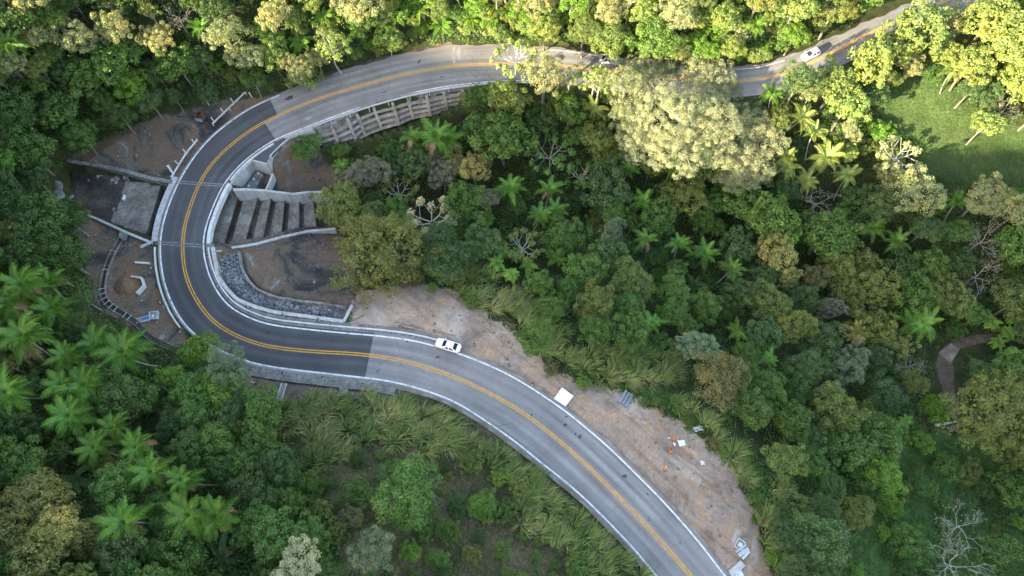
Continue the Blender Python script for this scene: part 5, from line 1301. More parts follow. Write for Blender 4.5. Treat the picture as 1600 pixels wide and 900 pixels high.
def plant(px, py, dpx, sp, col, label=None, tall=1.0):
    r = random.Random(int(px * 13 + py * 7) & 0xffff)
    name, noun, cat = NOUN[sp]
    if sp in HT:
        # size in metres from its size in the picture
        h0 = HT[sp]; _, p = place(px, py, h0); depth = proj(p[0], p[1], p[2])[2]
        s = (dpx * depth / FPX) / 6.2
        sz = s
        hh = tall * h0 * (s ** .6 if sp != 'bush' else s)
        g, p = place(px, py, hh)
        root = thing(name, '', cat, (g[0], g[1], g[2]), r.uniform(0, 6.28))
        cm, tm = PROTO[sp, r.randrange(NVAR[sp])]
        zs = s * r.uniform(.85, 1.2)
        o = link('trunk', tm, root, (0, 0, hh), (0, 0, 0), (s * (1.0 if sp != 'bush' else 1), s, (hh + .6) / (h0 + 1.2) if sp != 'bush' else s))
        c = link('crown', cm, root, (0, 0, hh), (r.uniform(-.22, .22), r.uniform(-.22, .22), 0), (s * r.uniform(.85, 1.2), s * r.uniform(.85, 1.2), zs)); c.color = jit(COL[col], r)
    elif sp in PH:
        h0 = PH[sp]; _, p = place(px, py, h0); depth = proj(p[0], p[1], p[2])[2]
        s = (dpx * depth / FPX) / PDIA[sp]; sz = s
        hh = h0 * (.55 + .45 * s)
        g, p = place(px, py, hh)
        root = thing(name, '', cat, (g[0], g[1], g[2]), r.uniform(0, 6.28))
        link('trunk', r.choice(PTRUNK[sp]), root, (0, 0, hh), (0, 0, 0), (1, 1, (hh + .4) / (h0 + 1.2)))
        if sp in ('palm', 'lush'): root.rotation_euler = (r.gauss(0, .05), r.gauss(0, .05), root.rotation_euler.z)
        n = PN[sp] + r.randrange(-3, 4); cj = jit(COL[col], r, .12)
        for k in range(n):
            ring = k % 3
            f = link('leaf' if sp in ('banana', 'broad') else 'frond', FROND[sp][min(ring, len(FROND[sp]) - 1)] if r.random() < .8 else r.choice(FROND[sp]), root, (0, 0, hh + .05 * ring),
                     (r.uniform(-.15, .15), (-.75, -.25, .2)[ring] if sp in ('palm', 'lush') else (-.45, .0, .28)[ring] + r.uniform(-.16, .16), k * 2.39996 + r.uniform(-.22, .22)), (s * r.uniform(.75, 1.15),) * 3)
            u = r.uniform(.85, 1.18); f.color = (cj[0] * u, cj[1] * u, cj[2] * u, 1)
            if ring == 2 and r.random() < .16: f.color = (.20, .145, .07, 1); f.rotation_euler.y += .35
    elif sp == 'umbrella':
        h0 = 8.0; g, p = place(px, py, h0); depth = proj(p[0], p[1], p[2])[2]; D = dpx * depth / FPX; sz = D / 6
        root = thing(name, '', cat, (g[0], g[1], g[2]), r.uniform(0, 6.28)); R = D / 2
        mb = MB(); zt_ = h0 - R * .55; ends = []
        mb.tube([(0, 0, -.6), (.1, .1, zt_ * .5), (0, 0, zt_)], [.17, .13, .1], 6)
        nb = 7
        for k in range(nb):
            a = 2 * math.pi * k / nb + r.uniform(-.3, .3); rr = R * r.uniform(.45, .8); z0 = zt_ * r.uniform(.86, 1.0)
            e = Vector((math.cos(a) * rr, math.sin(a) * rr, h0 - .35 * rr + r.uniform(-.3, .5))); s0 = Vector((0, 0, z0)); m1 = s0 * .45 + e * .55 + Vector((0, 0, -.35))
            mb.tube([s0, m1, e], [.12, .09, .055], 5); ends.append((e, r.uniform(.85, 1.2)))
            for q in range(2):
                a2 = a + (-.55, .5)[q] + r.uniform(-.15, .15); e2 = Vector((math.cos(a2) * R * r.uniform(.75, 1), math.sin(a2) * R * r.uniform(.75, 1), h0 - .3 * R + r.uniform(-.3, .3)))
                mb.tube([m1, m1 * .45 + e2 * .55 + Vector((0, 0, -.15)), e2], [.06, .045, .03], 4)
                if r.random() < .8: ends.append((e2, r.uniform(.7, 1.0)))
        link('branches', mb.mesh('branches', M['pale_bark'] if col in ('cream', 'pale', 'lime') else M['twig']), root)
        cj = jit(COL[col], r)
        for e, s in ends:
            c = link('leaf_cluster', r.choice(CLUSTER), root, e, (r.uniform(-.3, .3), r.uniform(-.3, .3), r.uniform(0, 6)), (s * R / 5.2 + .12,) * 3); c.color = cj
    elif sp == 'bare':
        h0 = 7.5; g, p = place(px, py, h0); depth = proj(p[0], p[1], p[2])[2]; sz = (dpx * depth / FPX) / 6.0
        root = thing(name, '', cat, (g[0], g[1], g[2]), r.uniform(0, 6.28))
        v = r.randrange(len(BARE)); hh = h0
        link('trunk', BARE[v][0], root, (0, 0, 0), (0, 0, 0), (sz, sz, hh / 7.5)); 
        c = link('crown', BARE[v][2], root, (0, 0, hh), (0, 0, 0), (sz, sz, sz)); c.color = jit(COL[col], r)
    if label: tag(root, label, cat)
    else: register(root, px, py, CWORD[col] + ' ' + noun, cat, sz)
    return root
def cluster_mesh(seed):
    r = np.random.default_rng(seed); n = 46; d = unit(r.normal(size=(n, 3)) + np.array([0, 0, .7]))
    V, F = leaves(d * r.uniform(.35, .85, (n, 1)), unit(d + r.normal(size=(n, 3)) * .4 + np.array([0, 0, .6])), r.uniform(.45, .75, n), r.uniform(.25, .4, n), r)
    return fast_mesh('leaf_cluster', V, F, M['leaf'])
CLUSTER = [cluster_mesh(s) for s in range(4)]
def bare_meshes(seed):
    r = random.Random(seed); tr = MB(); tw = MB(); tips = []
    tr.tube([(0, 0, -.8), (.15, .05, 2.2), (.05, -.1, 4.6)], [.17, .14, .11], 6)
    def grow(p, d, L, rad, lev, mb):
        q = p + d * L * .5 + Vector((r.gauss(0, .1), r.gauss(0, .1), r.gauss(0, .08))) * L; e = p + d * L + Vector((r.gauss(0, .12), r.gauss(0, .12), 0)) * L
        mb.tube([p, q, e], [rad, rad * .8, rad * .6], 4 if lev < 2 else 3, cap=False)
        if lev >= 4: tips.append(e); return
        for k in range(r.choice((2, 3, 3)) if lev < 3 else 3):
            nd = (d + Vector((r.gauss(0, .55), r.gauss(0, .55), r.gauss(.05, .35)))).normalized()
            grow(q if k == 2 else e, nd, L * r.uniform(.6, .85), rad * .6, lev + 1, mb)
    for k in range(5):
        a = 6.28 * k / 5 + r.uniform(-.3, .3)
        grow(Vector((.05, -.1, 4.5 - .25 * k)), Vector((math.cos(a), math.sin(a), .75)).normalized(), 1.45, .06, 1, tr)
    T = np.array([t[:] for t in tips]) - np.array([0, 0, 7.5]); rr = np.random.default_rng(seed)
    T = np.repeat(T, 3, 0) + rr.normal(size=(len(T) * 3, 3)) * .3
    V, F = leaves(T, unit(rr.normal(size=T.shape) + np.array([0, 0, .8])), .22, .13, rr)
    return tr.mesh('trunk', M['twig']), None, fast_mesh('crown', V, F, M['leaf'])
BARE = [bare_meshes(s) for s in (1, 2, 3)]

# ------------------------------------------------------------------ plants one can point to in the photograph
big = lambda *a: a
HAND = []
def H(sp, col, *items):
    for it in items: HAND.append((it[0], it[1], it[2], sp, col))
H('lush', 'palmg', (30,451,70), (78,445,62), (81,481,64), (9,481,66), (39,535,88), (103,562,58), (150,544,62), (189,559,78), (144,598,82), (87,607,62), (105,646,78), (6,613,82), (141,696,58), (177,675,56), (219,693,60), (234,729,64), (288,756,62), (192,807,76), (294,813,80), (339,804,76), (5,70,62))
H('banana', 'dark', (246,637,44), (348,873,62), (117,750,64), (1083,447,36))
H('palm', 'palmg', (309,45,40), (678,215,72), (645,215,50), (702,222,62), (531,262,34), (798,293,58), (856,297,48), (840,337,50), (867,325,44), (982,267,48), (1048,263,48), (1137,283,40), (1007,307,48), (1007,377,46), (1063,380,46), (1107,397,54), (1140,420,46), (1020,507,48), (1007,450,36), (1497,316,42), (1368,359,44), (1399,378,44), (1446,507,60), (1419,503,50), (1197,561,40), (1210,150,42))
H('palm', 'lime', (1228,258,46), (1290,245,60), (1252,285,42), (1325,273,46), (1250,178,50), (1275,205,50), (935,170,44), (1490,110,46), (1230,245,44))
H('palm', 'yellow', (1341,518,44),)
H('fern', 'bright', (468,66,44), (429,9,40), (336,105,32), (620,28,46), (690,40,46), (655,15,42), (870,405,38), (1150,517,48), (735,30,42), (560,45,44), (505,25,42), (410,40,40), (790,20,44), (1100,28,44), (1180,40,42), (880,30,44))
H('broad', 'bright', (776,412,30), (806,398,32), (826,414,28), (799,428,30), (784,394,26), (1552,505,28), (1575,520,30), (1560,535,26), (1585,500,24), (1413,658,26), (270,586,28), (760,345,28))
H('umbrella', 'olive', (621,296,62), (816,380,66)); H('umbrella', 'cream', (672,335,84)); H('umbrella', 'mid', (860,233,82), (909,269,58)); H('umbrella', 'lime', (805,82,76), (930,118,60)); H('umbrella', 'pale', (1410,235,76))
H('bare', 'pale', (1283,308,84), (1547,367,72), (1580,160,50)); H('bare', 'grey', (1539,421,78), (1515,820,80), (1434,565,52), (270,10,52)); H('bare', 'olive', (1500,881,108))
H('fine', 'pale', (114,57,62), (180,45,62), (246,60,56), (351,51,62), (429,25,52), (465,105,48), (384,90,56), (54,57,48), (15,100,48), (850,115,74), (1430,300,78), (1539,308,66), (1590,330,62), (1330,205,38), (1490,30,50), (1060,20,60), (955,15,56))
H('fine', 'yellow', (708,257,46), (741,262,52), (1213,397,66), (1233,435,40), (96,825,72))
H('fine', 'paleblue', (1090,540,58), (1325,569,64), (957,363,44), (357,575,72), (580,862,74), (1300,630,60))
H('fine', 'grey', (582,269,58), (549,280,46), (690,268,56), (1298,483,42), (760,310,44))
H('open', 'lime', (938,122,46), (895,118,40))
H('fine', 'pale', (978,128,52))
H('fine', 'cream', (468,880,72),)
H('dome', 'olive', (530,323,64), (935,210,58), (1310,417,62), (1345,413,56), (1473,456,58), (1500,475,42), (1586,472,62), (987,437,58), (1300,640,80), (933,477,62), (1364,514,66), (1225,719,66), (1200,470,62))
H('dome', 'gold', (60,786,92), (21,837,72), (60,872,82), (144,834,62))
H('spray', 'olive', (1545,647,124),)
H('dome', 'blue', (687,380,54), (695,415,56), (950,400,58), (1252,468,52), (1255,577,56), (1266,688,48), (1379,617,62), (390,762,60), (420,786,50), (9,807,44), (1250,125,56), (720,395,44))
H('dome', 'mid', (1030,340,56), (1097,345,38), (1120,355,34), (306,649,56), (411,649,70), (285,855,70), (405,810,56), (435,840,70), (339,690,60), (405,687,60), (1050,490,44), (837,530,56), (863,480,38), (927,517,52), (1175,640,56), (1274,722,44), (635,770,80), (252,816,38))
H('dome', 'bright', (6,246,40), (345,610,62), (312,544,52), (204,132,50), (1379,737,54), (270,590,44))
H('tuft', 'lime', (1365,95,74), (1400,78,60), (1435,45,74), (1305,132,60), (1325,165,62), (1520,100,60), (1550,30,80), (1578,72,80), (1540,195,44), (1590,125,60), (795,152,60))
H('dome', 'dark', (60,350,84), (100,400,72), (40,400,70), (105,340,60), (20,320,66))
H('bush', 'mid', (478,232,44), (738,150,36), (764,146,36), (530,234,26), (640,800,50), (560,770,50), (620,740,46), (760,790,40), (700,830,42), (790,800,34), (900,885,36), (480,760,50), (740,720,36), (1440,760,40), (1340,740,60), (1480,730,44), (1580,760,60), (1420,850,60), (1560,860,50))
H('bush', 'bright', (753,792,40), (779,745,30), (640,860,36), (1440,690,40), (1390,790,44), (1460,640,40))
H('bush', 'olive', (735,722,44), (815,770,34), (500,800,44), (520,830,40), (1330,800,50), (1240,790,50))

special = {}
root = plant(599, 402, 140, 'spray', 'huge', 'huge golden-olive feathery tree at the right end of the spillway walls', tall=.5)
special['golden'] = root
# the pale giant: several great lobes on one trunk
def giant(px, py, lobes, top, col, label, seed, trunk_m, h=17.0, leaf=.19):
    g, p = place(px, py, h - 4); rr = np.random.default_rng(seed); c = []; cr = []
    for (lx, ly, ld, lz) in lobes:
        q = at(lx, ly, p[2] + lz); depth = proj(*q)[2]; R = ld * depth / FPX / 2
        R *= .84; d = unit(rr.normal(size=(int(60 * R), 3))); d = d[d[:, 2] > -.2]
        cc = d * rr.uniform(.70, 1.02, (len(d), 1)) * np.array([R, R, R * .7]) + (q - np.array([g[0], g[1], g[2] + h]))
        kk = []
        for v in cc:
            if all(((v - w) ** 2).sum() > 1.55 for w in kk): kk.append(v)
        c.append(np.array(kk)); cr.append(rr.uniform(.65, 1.15, len(kk)))
        d2 = unit(rr.normal(size=(int(5 * R), 3))); d2[:, 2] = np.abs(d2[:, 2]) * .8
        c.append(d2 * rr.uniform(.25, .68, (len(d2), 1)) * np.array([R, R, R * .7]) + (q - np.array([g[0], g[1], g[2] + h]))); cr.append(rr.uniform(.9, 1.5, len(d2)))
    c = np.vstack(c); cr = np.concatenate(cr)
    STY['giant'] = dict(STY['fine'], k=210, leaf=leaf, asp=.6)
    cm, _ = crown_mesh('giant', seed, extra=(c, cr))
    root = thing('giant_tree', label, 'tree', (g[0], g[1], g[2]))
    mb = MB(); limb_tree(mb, (0, 0, -h - 1), (0, 0, -3), c, rr, .45, 14, 8, 1.0); link('trunk', mb.mesh('trunk', trunk_m), root, (0, 0, h))
    o = link('crown', cm, root, (0, 0, h)); o.color = (*COL[col], 1); return root
giant(1075, 190, [(1010,120,100,1), (1060,95,80,0), (1105,125,100,1), (985,180,80,-1), (1050,180,120,3), (1110,190,110,2.5), (1000,225,90,-2), (1060,235,110,0), (1115,235,76,-1), (1138,150,66,-2)], 0, 'giant', 'huge pale sunlit tree hiding the middle of the upper road', 5, M['pale_bark'])
giant(1175, 225, [(1165,195,88,1.5), (1196,216,78,.5), (1150,238,80,0), (1172,260,86,-1.5), (1140,276,66,-2.5)], 0, 'giant', 'pale sunlit tree with bare twigs at the right of the huge pale tree', 6, M['twig'], h=15)
for it in HAND: plant(*it)
# dead white tree over the slope
g, p = place(1150, 575, 4); dt = thing('dead_tree', 'bare white dead tree with a forked top leaning over the slope', 'tree', tuple(g))
pts = [np.array([0, 0, -.5])] + [at(px, py, z) - g for px, py, z in ((1128, 606, g[2] + 2.2), (1138, 597, g[2] + 3.4), (1153, 592, g[2] + 4.4), (1156, 572, g[2] + 5.8))]
mb = MB(); mb.tube(pts, [.2, .17, .15, .13, .1], 6); link('trunk', mb.mesh('trunk', M['pale_bark']), dt)
e = pts[-1]
for q in ((1160, 560, 6.6), (1172, 566, 6.4), (1149, 577, 6.5)):
    t = at(q[0], q[1], g[2] + q[2]) - g; mb = MB(); mb.tube([e, (e + t) / 2 + (0, 0, .1), t], [.09, .07, .03], 5); link('branch', mb.mesh('branch', M['pale_bark']), dt)
A, B = hit(1462, 664, .3), hit(1494, 659, .3); mb = MB(); mb.tube([A, (A + B) / 2 + (0, 0, .15), B], [.28, .24, .16], 7); tag(mb.build('fallen_trunk', M['pale_bark'], origin=tuple(A)), 'pale fallen trunk beside the large olive tree', 'log')

# ------------------------------------------------------------------ the rest of the forest
def px_sd(px, py, poly): return poly_sd(np.atleast_1d(np.asarray(px, float)), np.atleast_1d(np.asarray(py, float)), np.array(poly, float))
OPEN = [[(75,290),(100,238),(170,213),(240,180),(310,160),(400,146),(560,96),(700,62),(860,64),(985,86),(1160,100),(1230,85),(1300,52),(1420,-30),(1545,-30),(1515,32),(1460,50),(1380,62),(1330,97),(1280,122),(1170,152),(985,145),(830,132),(745,150),(700,180),(600,212),(500,245),(535,270),(515,300),(525,362),(555,390),(560,445),(640,440),(700,445),(800,510),(880,585),(1010,630),(1100,685),(1160,745),(1205,850),(1215,900),(1250,980),(1375,1130),(1150,1130),(560,1130),(545,880),(525,800),(480,740),(455,690),(440,635),(385,606),(335,556),(270,548),(200,512),(150,482),(138,400),(120,340)],
        [(1385,150),(1440,110),(1500,150),(1560,190),(1700,210),(1700,300),(1520,292),(1450,280),(1440,215),(1375,185)],
        [(1345,800),(1400,705),(1465,690),(1600,730),(1720,740),(1720,1130),(1390,1130),(1300,990),(1325,860)],
        [(1458,600),(1450,560),(1470,535),(1530,515),(1570,515),(1570,540),(1500,560),(1500,600),(1510,670),(1470,680)],
        [(690,420),(760,400),(830,470),(900,520),(1040,560),(1080,610),(1180,680),(1200,760),(1120,720),(1000,640),(880,590),(790,520),(720,470)]]
mgx = np.arange(-240, 1840, 6.0); mgy = np.arange(-100, 1130, 6.0); MX, MY = np.meshgrid(mgx, mgy)
MSD = np.min([px_sd(MX.ravel(), MY.ravel(), o) for o in OPEN], 0).reshape(MX.shape)
taken = [(h_[0], h_[1], h_[2]) for h_ in HAND] + [(597, 404, 145), (1060, 180, 170), (1000, 130, 90), (1120, 140, 90), (1170, 230, 90)]
rf = random.Random(5); filler = []
for dmin, dmax, tries in ((58, 84, 1900), (42, 60, 4400), (30, 44, 5600)):
    for _ in range(tries):
        px, py = rf.uniform(-165, 1765), rf.uniform(-60, 1085); d = rf.uniform(dmin, dmax) * (1.0 if py > 200 else .88)
        if MSD[int((py + 100) / 6), int((px + 240) / 6)] < d * .42: continue
        if any((px - a) ** 2 + (py - b_) ** 2 < (.34 * (d + s)) ** 2 for a, b_, s in taken): continue
        taken.append((px, py, d)); filler.append((px, py, d))
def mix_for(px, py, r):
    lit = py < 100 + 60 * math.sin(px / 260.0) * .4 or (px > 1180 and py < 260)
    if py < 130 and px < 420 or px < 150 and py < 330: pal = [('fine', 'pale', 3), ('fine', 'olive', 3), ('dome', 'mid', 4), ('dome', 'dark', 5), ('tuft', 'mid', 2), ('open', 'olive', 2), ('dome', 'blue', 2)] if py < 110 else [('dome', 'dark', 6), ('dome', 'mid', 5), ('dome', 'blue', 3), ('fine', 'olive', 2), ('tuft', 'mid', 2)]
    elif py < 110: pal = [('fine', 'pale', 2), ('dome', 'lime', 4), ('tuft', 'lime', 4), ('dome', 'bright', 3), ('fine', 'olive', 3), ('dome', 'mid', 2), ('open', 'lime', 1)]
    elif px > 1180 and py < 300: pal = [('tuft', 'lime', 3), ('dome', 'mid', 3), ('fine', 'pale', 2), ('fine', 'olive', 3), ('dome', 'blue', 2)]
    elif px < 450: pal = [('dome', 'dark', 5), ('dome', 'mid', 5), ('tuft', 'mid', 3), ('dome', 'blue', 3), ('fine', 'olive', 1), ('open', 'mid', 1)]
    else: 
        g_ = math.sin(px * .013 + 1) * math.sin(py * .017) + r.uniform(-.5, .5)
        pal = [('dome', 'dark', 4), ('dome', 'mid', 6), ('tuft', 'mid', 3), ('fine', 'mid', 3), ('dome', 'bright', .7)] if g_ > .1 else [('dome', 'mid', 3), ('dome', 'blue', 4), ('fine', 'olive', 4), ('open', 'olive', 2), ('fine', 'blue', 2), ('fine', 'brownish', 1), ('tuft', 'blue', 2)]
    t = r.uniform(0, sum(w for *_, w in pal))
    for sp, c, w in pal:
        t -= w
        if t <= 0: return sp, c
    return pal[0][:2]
nt_, nb_ = 0, 0
edge_px = [(450,135),(520,105),(600,85),(660,70),(720,60),(800,60),(880,66),(950,74),(1010,84),(1090,92),(1160,96),(1230,76),(1300,44),(1370,14)]
shrubs = []
SLOPE_PX = [(500,735),(560,700),(700,715),(760,690),(850,760),(800,800),(890,880),(960,955),(560,960),(530,850)]
for k in range(150):
    t = rf.uniform(0, len(edge_px) - 1.001); i = int(t); f = t - i; q = rf.random() ** 1.6
    px = edge_px[i][0] * (1 - f) + edge_px[i+1][0] * f + rf.uniform(-8, 8) - 8 * q; py = edge_px[i][1] * (1 - f) + edge_px[i+1][1] * f - 12 - q * 75
    dd = rf.uniform(22, 46)
    if any((px - a) ** 2 + (py - b_) ** 2 < (.33 * (dd + s)) ** 2 for a, b_, s in shrubs): continue
    shrubs.append((px, py, dd)); plant(px, py, dd, 'bush', rf.choice(['lime', 'bright', 'mid', 'olive', 'mid', 'lime']))
soil_px = [(640,440),(700,446),(745,478),(800,513),(870,583),(960,605),(1010,630),(1060,653),(1110,698),(1150,740),(1180,798),(1195,848),(1205,900)]
for k in range(150):
    t = rf.uniform(0, len(soil_px) - 1.001); i = int(t); f = t - i
    px = soil_px[i][0] * (1 - f) + soil_px[i+1][0] * f + rf.uniform(-6, 22); py = soil_px[i][1] * (1 - f) + soil_px[i+1][1] * f + rf.uniform(-20, 6); dd = rf.uniform(9, 26)
    if any((px - a) ** 2 + (py - b_) ** 2 < (.5 * (dd + s)) ** 2 for a, b_, s in shrubs) or (1080 < px < 1102 and 655 < py < 685) or (960 < px < 995 and 600 < py < 640): continue
    shrubs.append((px, py, dd)); plant(px, py, dd, 'bush', rf.choice(['mid', 'bright', 'olive', 'mid', 'brownish']))
for k in range(420):
    if k < 260: px, py = rf.uniform(450, 1010), rf.uniform(640, 960); ok = px_sd(px, py, SLOPE_PX)[0] < -8; cols = ['mid', 'olive', 'brownish', 'olive', 'mid', 'dark']
    else: px, py = rf.uniform(1300, 1660), rf.uniform(690, 970); ok = px_sd(px, py, OPEN[2])[0] < 0; cols = ['mid', 'mid', 'bright', 'olive', 'dark']
    dd = rf.uniform(14, 36)
    if not ok or any((px - a) ** 2 + (py - b_) ** 2 < (.45 * (dd + s)) ** 2 for a, b_, s in shrubs) or any((px - a[0]) ** 2 + (py - a[1]) ** 2 < (.4 * (dd + a[2])) ** 2 for a in HAND): continue
    shrubs.append((px, py, dd)); plant(px, py, dd, 'bush', rf.choice(cols))
for k in range(70):
    px, py = rf.uniform(1360, 1640), rf.uniform(90, 330); dd = rf.uniform(22, 44); s_ = px_sd(px, py, OPEN[1])[0]
    if s_ < 6 or s_ > 60 or px_sd(px, py, OPEN[0])[0] < 14 or any((px - a) ** 2 + (py - b_) ** 2 < (.36 * (dd + s)) ** 2 for a, b_, s in shrubs): continue
    shrubs.append((px, py, dd)); plant(px, py, dd, 'bush', rf.choice(['lime', 'bright', 'mid', 'olive', 'mid', 'dark']))
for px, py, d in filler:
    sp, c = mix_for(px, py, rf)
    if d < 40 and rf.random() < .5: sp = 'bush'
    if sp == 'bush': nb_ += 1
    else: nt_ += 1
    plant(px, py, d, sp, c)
print('PLANTS', len(PLANTS), 'filler', nt_, nb_)

# ------------------------------------------------------------------ labels that single each plant out
ANCH = [(701, 541, 'the white sedan'), (1075, 190, 'the huge pale tree'), (430, 345, 'the stepped spillway'), (600, 190, 'the crib wall'), (597, 404, 'the huge golden-olive tree'), (185, 310, 'the wet apron'), (195, 447, 'the sand heap'), (440, 470, 'the rock-filled channel'),
        (880, 620, 'the white board'), (977, 623, 'the grey pipes'), (1047, 705, 'the orange-clad workers'), (1265, 88, 'the white hatchback'), (1490, 215, 'the meadow'), (1485, 550, 'the pale dirt path patch'), (1545, 647, 'the big olive tree'), (1157, 855, 'the steel frame'),
        (315, 185, 'the rusty skip'), (241, 494, 'the inspection chamber'), (537, 609, 'the gutter cover slab'), (1150, 575, 'the dead white tree'), (672, 335, 'the cream umbrella tree'), (1213, 397, 'the yellow valley treetop'), (1515, 820, 'the lower-right bare tree'),
        (0, 0, 'the top left corner'), (400, 0, 'the upper edge, left half'), (800, 0, 'the top edge middle'), (1200, 0, 'the upper edge, right half'), (1600, 0, 'the top right corner'), (0, 225, 'the upper left edge'), (0, 675, 'the lower left edge'), (0, 900, 'the bottom left corner'), (300, 900, 'the bottom edge at left'), (650, 900, 'the lower edge, left half'), (1300, 900, 'the bottom edge at right'), (1600, 900, 'the bottom right corner'), (1600, 400, 'the right edge middle'), (96, 825, 'the lower-left yellow tree')]
from collections import defaultdict
buck = defaultdict(list)
for rec in PLANTS:
    root, px, py, look, cat, sz = rec
    best = sorted(((px - a) ** 2 + (py - b_) ** 2, a, b_, n) for a, b_, n in ANCH)
    k = 0
    if best[0][0] < 25: k = 1
    d, a, b_, n = best[k]
    dx, dy = px - a, b_ - py
    ang = math.degrees(math.atan2(dy, dx)) % 360
    dirw = ['right of', 'above right of', 'above', 'above left of', 'left of', 'below left of', 'below', 'below right of'][int((ang + 22.5) // 45) % 8]
    buck[look, dirw, n].append((d, rec))
ORD = ['nearest', 'second nearest', 'third nearest', 'fourth nearest', 'fifth nearest', 'sixth nearest', 'seventh nearest', 'eighth nearest', 'ninth nearest', 'tenth nearest', 'eleventh nearest', 'twelfth nearest']
for (look, dirw, n), L in buck.items():
    L.sort(key=lambda t: t[0])
    for i, (d, rec) in enumerate(L):
        root = rec[0]
        lab = f'{look} {dirw} {n}' if len(L) == 1 else f'{look} {dirw} {n}, {ORD[min(i, 11)]} one'
        root['label'] = lab; root['group'] = {'tree': 'forest trees round the road', 'palm': 'palms in the forest', 'shrub': 'shrubs of the slopes', 'tree fern': 'tree ferns', 'plant': 'big-leaved plants'}[rec[4]]

# ------------------------------------------------------------------ ground cover that nobody could count
def scatter_px(n, seed, box=(-160, -40, 1760, 1100), inside=None, avoid=None, margin=0):
    if inside is not None: q_ = np.vstack([np.array(o, float) for o in inside]); box = (*q_.min(0), *q_.max(0))
    r = np.random.default_rng(seed); px = r.uniform(box[0], box[2], n); py = r.uniform(box[1], box[3], n)
    k = np.ones(n, bool)
    if inside is not None: k &= np.min([px_sd(px, py, o) for o in inside], 0) < 0
    if avoid is not None: k &= np.min([px_sd(px, py, o) for o in avoid], 0) > margin
    px, py = px[k], py[k]
    z = np.zeros(len(px))
    for _ in range(12):
        u = (px - 800) / FPX; v = (450 - py) / FPX; t = (z - CAM_H) / (v * ST - CT); x = u * t; y = (v * CT + ST) * t
        z = .5 * z + .5 * gz(x, y)
    return np.stack([x, y, gz(x, y)], 1), px, py
def bushes(P, rad, k, leaf, seed, m, name, flat=.7, asp=.55):
    r = np.random.default_rng(seed); n = len(P)
    d = unit(r.normal(size=(n, k, 3)) + np.array([0, 0, .6])); d[..., 2] = np.abs(d[..., 2])
    Q = P[:, None, :] + d * rad[:, None, None] * r.uniform(.4, 1.05, (n, k, 1)) * np.array([1, 1, flat])
    Nn = unit(d + r.normal(size=(n, k, 3)) * .5 + np.array([0, 0, .5])); lf = leaf * r.uniform(.6, 1.4, n * k)
    V, F = leaves(Q.reshape(-1, 3), Nn.reshape(-1, 3), lf, lf * asp, r)
    o = link(name, fast_mesh(name, V, F, m)); o['kind'] = 'stuff'; return o
def off_road(P, m=1.2):
    keep = []
    for i in range(0, len(P), 4000):
        q = P[i:i+4000]; d2 = (q[:, None, 0] - LC[None, :, 0]) ** 2 + (q[:, None, 1] - LC[None, :, 1]) ** 2; j = d2.argmin(1)
        d = np.sqrt(d2[np.arange(len(j)), j]); inn = ((q[:, :2] - LC[j, :2]) * UI[j, :2]).sum(1) > 0
        keep.append(d - np.where(inn, WI[j], WO[j]) > m)
    return np.concatenate(keep)
SLOPE = [(445,632),(560,622),(640,620),(700,640),(760,672),(850,745),(930,825),(1015,930),(1060,990),(1140,1090),(540,1090),(525,860),(500,770),(465,710)]
P, px, py = scatter_px(12000, 21, avoid=[OPEN[0], OPEN[1], OPEN[2], OPEN[3]], margin=-3); k_ = off_road(P, 1.3); P = P[k_]
bushes(P, np.random.default_rng(3).uniform(.6, 1.8, len(P)), 44, .32, 22, M['under'], 'undergrowth')
P, px, py = scatter_px(8200, 23, avoid=[OPEN[0], OPEN[1], OPEN[2], OPEN[3], OPEN[4]], margin=14); k_ = off_road(P, 3.5); P = P[k_]
P[:, 2] += np.random.default_rng(9).uniform(.2, 1.4, len(P))
bushes(P, np.random.default_rng(8).uniform(1.1, 2.4, len(P)), 62, .36, 24, M['under'], 'understorey', .85)
P, px, py = scatter_px(5200, 31, inside=[OPEN[2]]); bushes(P, np.random.default_rng(4).gamma(2.2, .22, len(P)) + .15, 34, .22, 32, M['under'], 'herb_layer', .5)
P, px, py = scatter_px(15000, 41, inside=[SLOPE]); k_ = off_road(P, 1.4); P = P[k_]
bushes(P, np.random.default_rng(5).gamma(2.0, .24, len(P)) + .15, 26, .22, 42, M['dryleaf'], 'dry_herbs', .6, .35)
P, px, py = scatter_px(30000, 51, inside=[OPEN[1], [(1370,170),(1400,130),(1440,105),(1500,140),(1620,190),(1620,300),(1450,285)]])
bushes(P, np.random.default_rng(77).gamma(1.5, .13, len(P)) + .08, 4, .20, 52, M['turf'], 'meadow_grass', .8, .25)
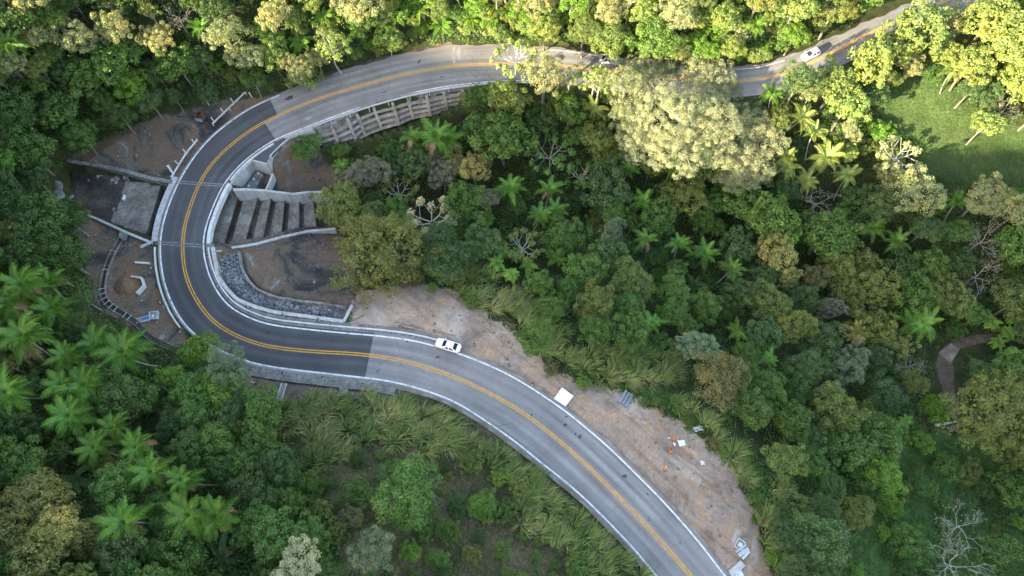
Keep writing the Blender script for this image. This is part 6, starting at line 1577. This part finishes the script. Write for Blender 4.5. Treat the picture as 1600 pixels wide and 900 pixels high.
# roadside weeds below the cut
def tall_grass(P, seed, L, lean, k, name, spread=.6):
    r = np.random.default_rng(seed); n = len(P); lean = np.array(lean)
    a = r.uniform(0, 6.28, (n, k)); el = r.uniform(.1, spread, (n, k))
    d = np.stack([np.cos(a) * el, np.sin(a) * el, np.ones((n, k))], -1) + r.normal(size=(n, 1, 3)) * .18
    l = (L * r.uniform(.6, 1.15, (n, k)))[..., None]
    B = P[:, None, :] + np.stack([np.cos(a), np.sin(a), 0 * a], -1) * r.uniform(0, .30, (n, k, 1))
    hd = unit(d[..., :2] * 1.3 + (lean[None, None, :2] + r.normal(size=(n, 1, 2)) * .35) * .8); h3 = np.concatenate([hd, 0 * hd[..., :1]], -1)
    p1 = B + unit(d) * l * .38; p2 = p1 + (unit(d) * .65 + h3 * .55) * l * .3; p3 = p2 + (h3 * .95 + np.array([0, 0, -.12])) * l * .34
    s = np.stack([-hd[..., 1], hd[..., 0], 0 * hd[..., 0]], -1)
    w = .06
    V = np.stack([B - s * w, B + s * w, p1 - s * w, p1 + s * w, p2 - s * w * .8, p2 + s * w * .8, p3 - s * w * .15, p3 + s * w * .15], 2).reshape(-1, 3)
    o_ = (np.arange(n * k) * 8)[:, None, None]; F = (np.array([[0, 1, 3, 2], [2, 3, 5, 4], [4, 5, 7, 6]])[None] + o_).reshape(-1, 4)
    o = link(name, fast_mesh(name, V, F, M['grass'])); o['kind'] = 'stuff'; return o
G1 = [(440,640),(500,622),(600,618),(660,632),(715,660),(720,700),(680,715),(640,700),(590,690),(540,720),(490,735),(455,700)]
G2 = [(820,745),(870,780),(940,840),(1005,905),(1030,960),(1120,1070),(1080,1080),(960,950),(900,880),(830,840),(800,790)]
G3 = [(880,560),(930,545),(1000,540),(1060,570),(1080,598),(1000,600),(930,588),(895,580)]
G4 = [(690,425),(740,415),(790,455),(850,480),(890,530),(860,560),(810,505),(760,485),(720,465)]
G5 = [(1040,625),(1090,640),(1150,690),(1180,760),(1140,740),(1122,690),(1060,640)]
G6 = [(1180,790),(1230,800),(1260,870),(1250,960),(1215,930),(1195,850)]
G8 = [(720,690),(800,720),(850,760),(820,780),(760,740)]
G7 = [(1430,90),(1470,60),(1500,70),(1490,110),(1450,110)]
Q = [scatter_px(n, s, inside=[g])[0] for g, n, s in ((G1, 150, 61), (G2, 330, 62), (G3, 95, 63), (G4, 140, 64), (G5, 130, 65), (G6, 100, 66), (G7, 40, 67), (G8, 40, 68))]
P = np.vstack(Q); P = P[off_road(P, 1.6)]
print('GRASS tufts', len(P))
tall_grass(P, 71, 3.1, (.72, .42), 64, 'tall_grass', .75)
P, px, py = scatter_px(30000, 81, inside=[[(430,630),(640,612),(770,668),(920,800),(1030,950),(1000,950),(880,800),(740,690),(620,640),(440,660)], [(560,100),(700,68),(870,66),(990,86),(990,80),(870,58),(700,60),(560,90)], [(880,590),(1010,628),(1100,680),(1165,745),(1190,830),(1200,830),(1180,730),(1110,670),(1010,615)]])
P = P[off_road(P, .9)]
bushes(P, np.random.default_rng(6).uniform(.12, .4, len(P)), 14, .16, 82, M['under'], 'roadside_weeds', .7, .35)
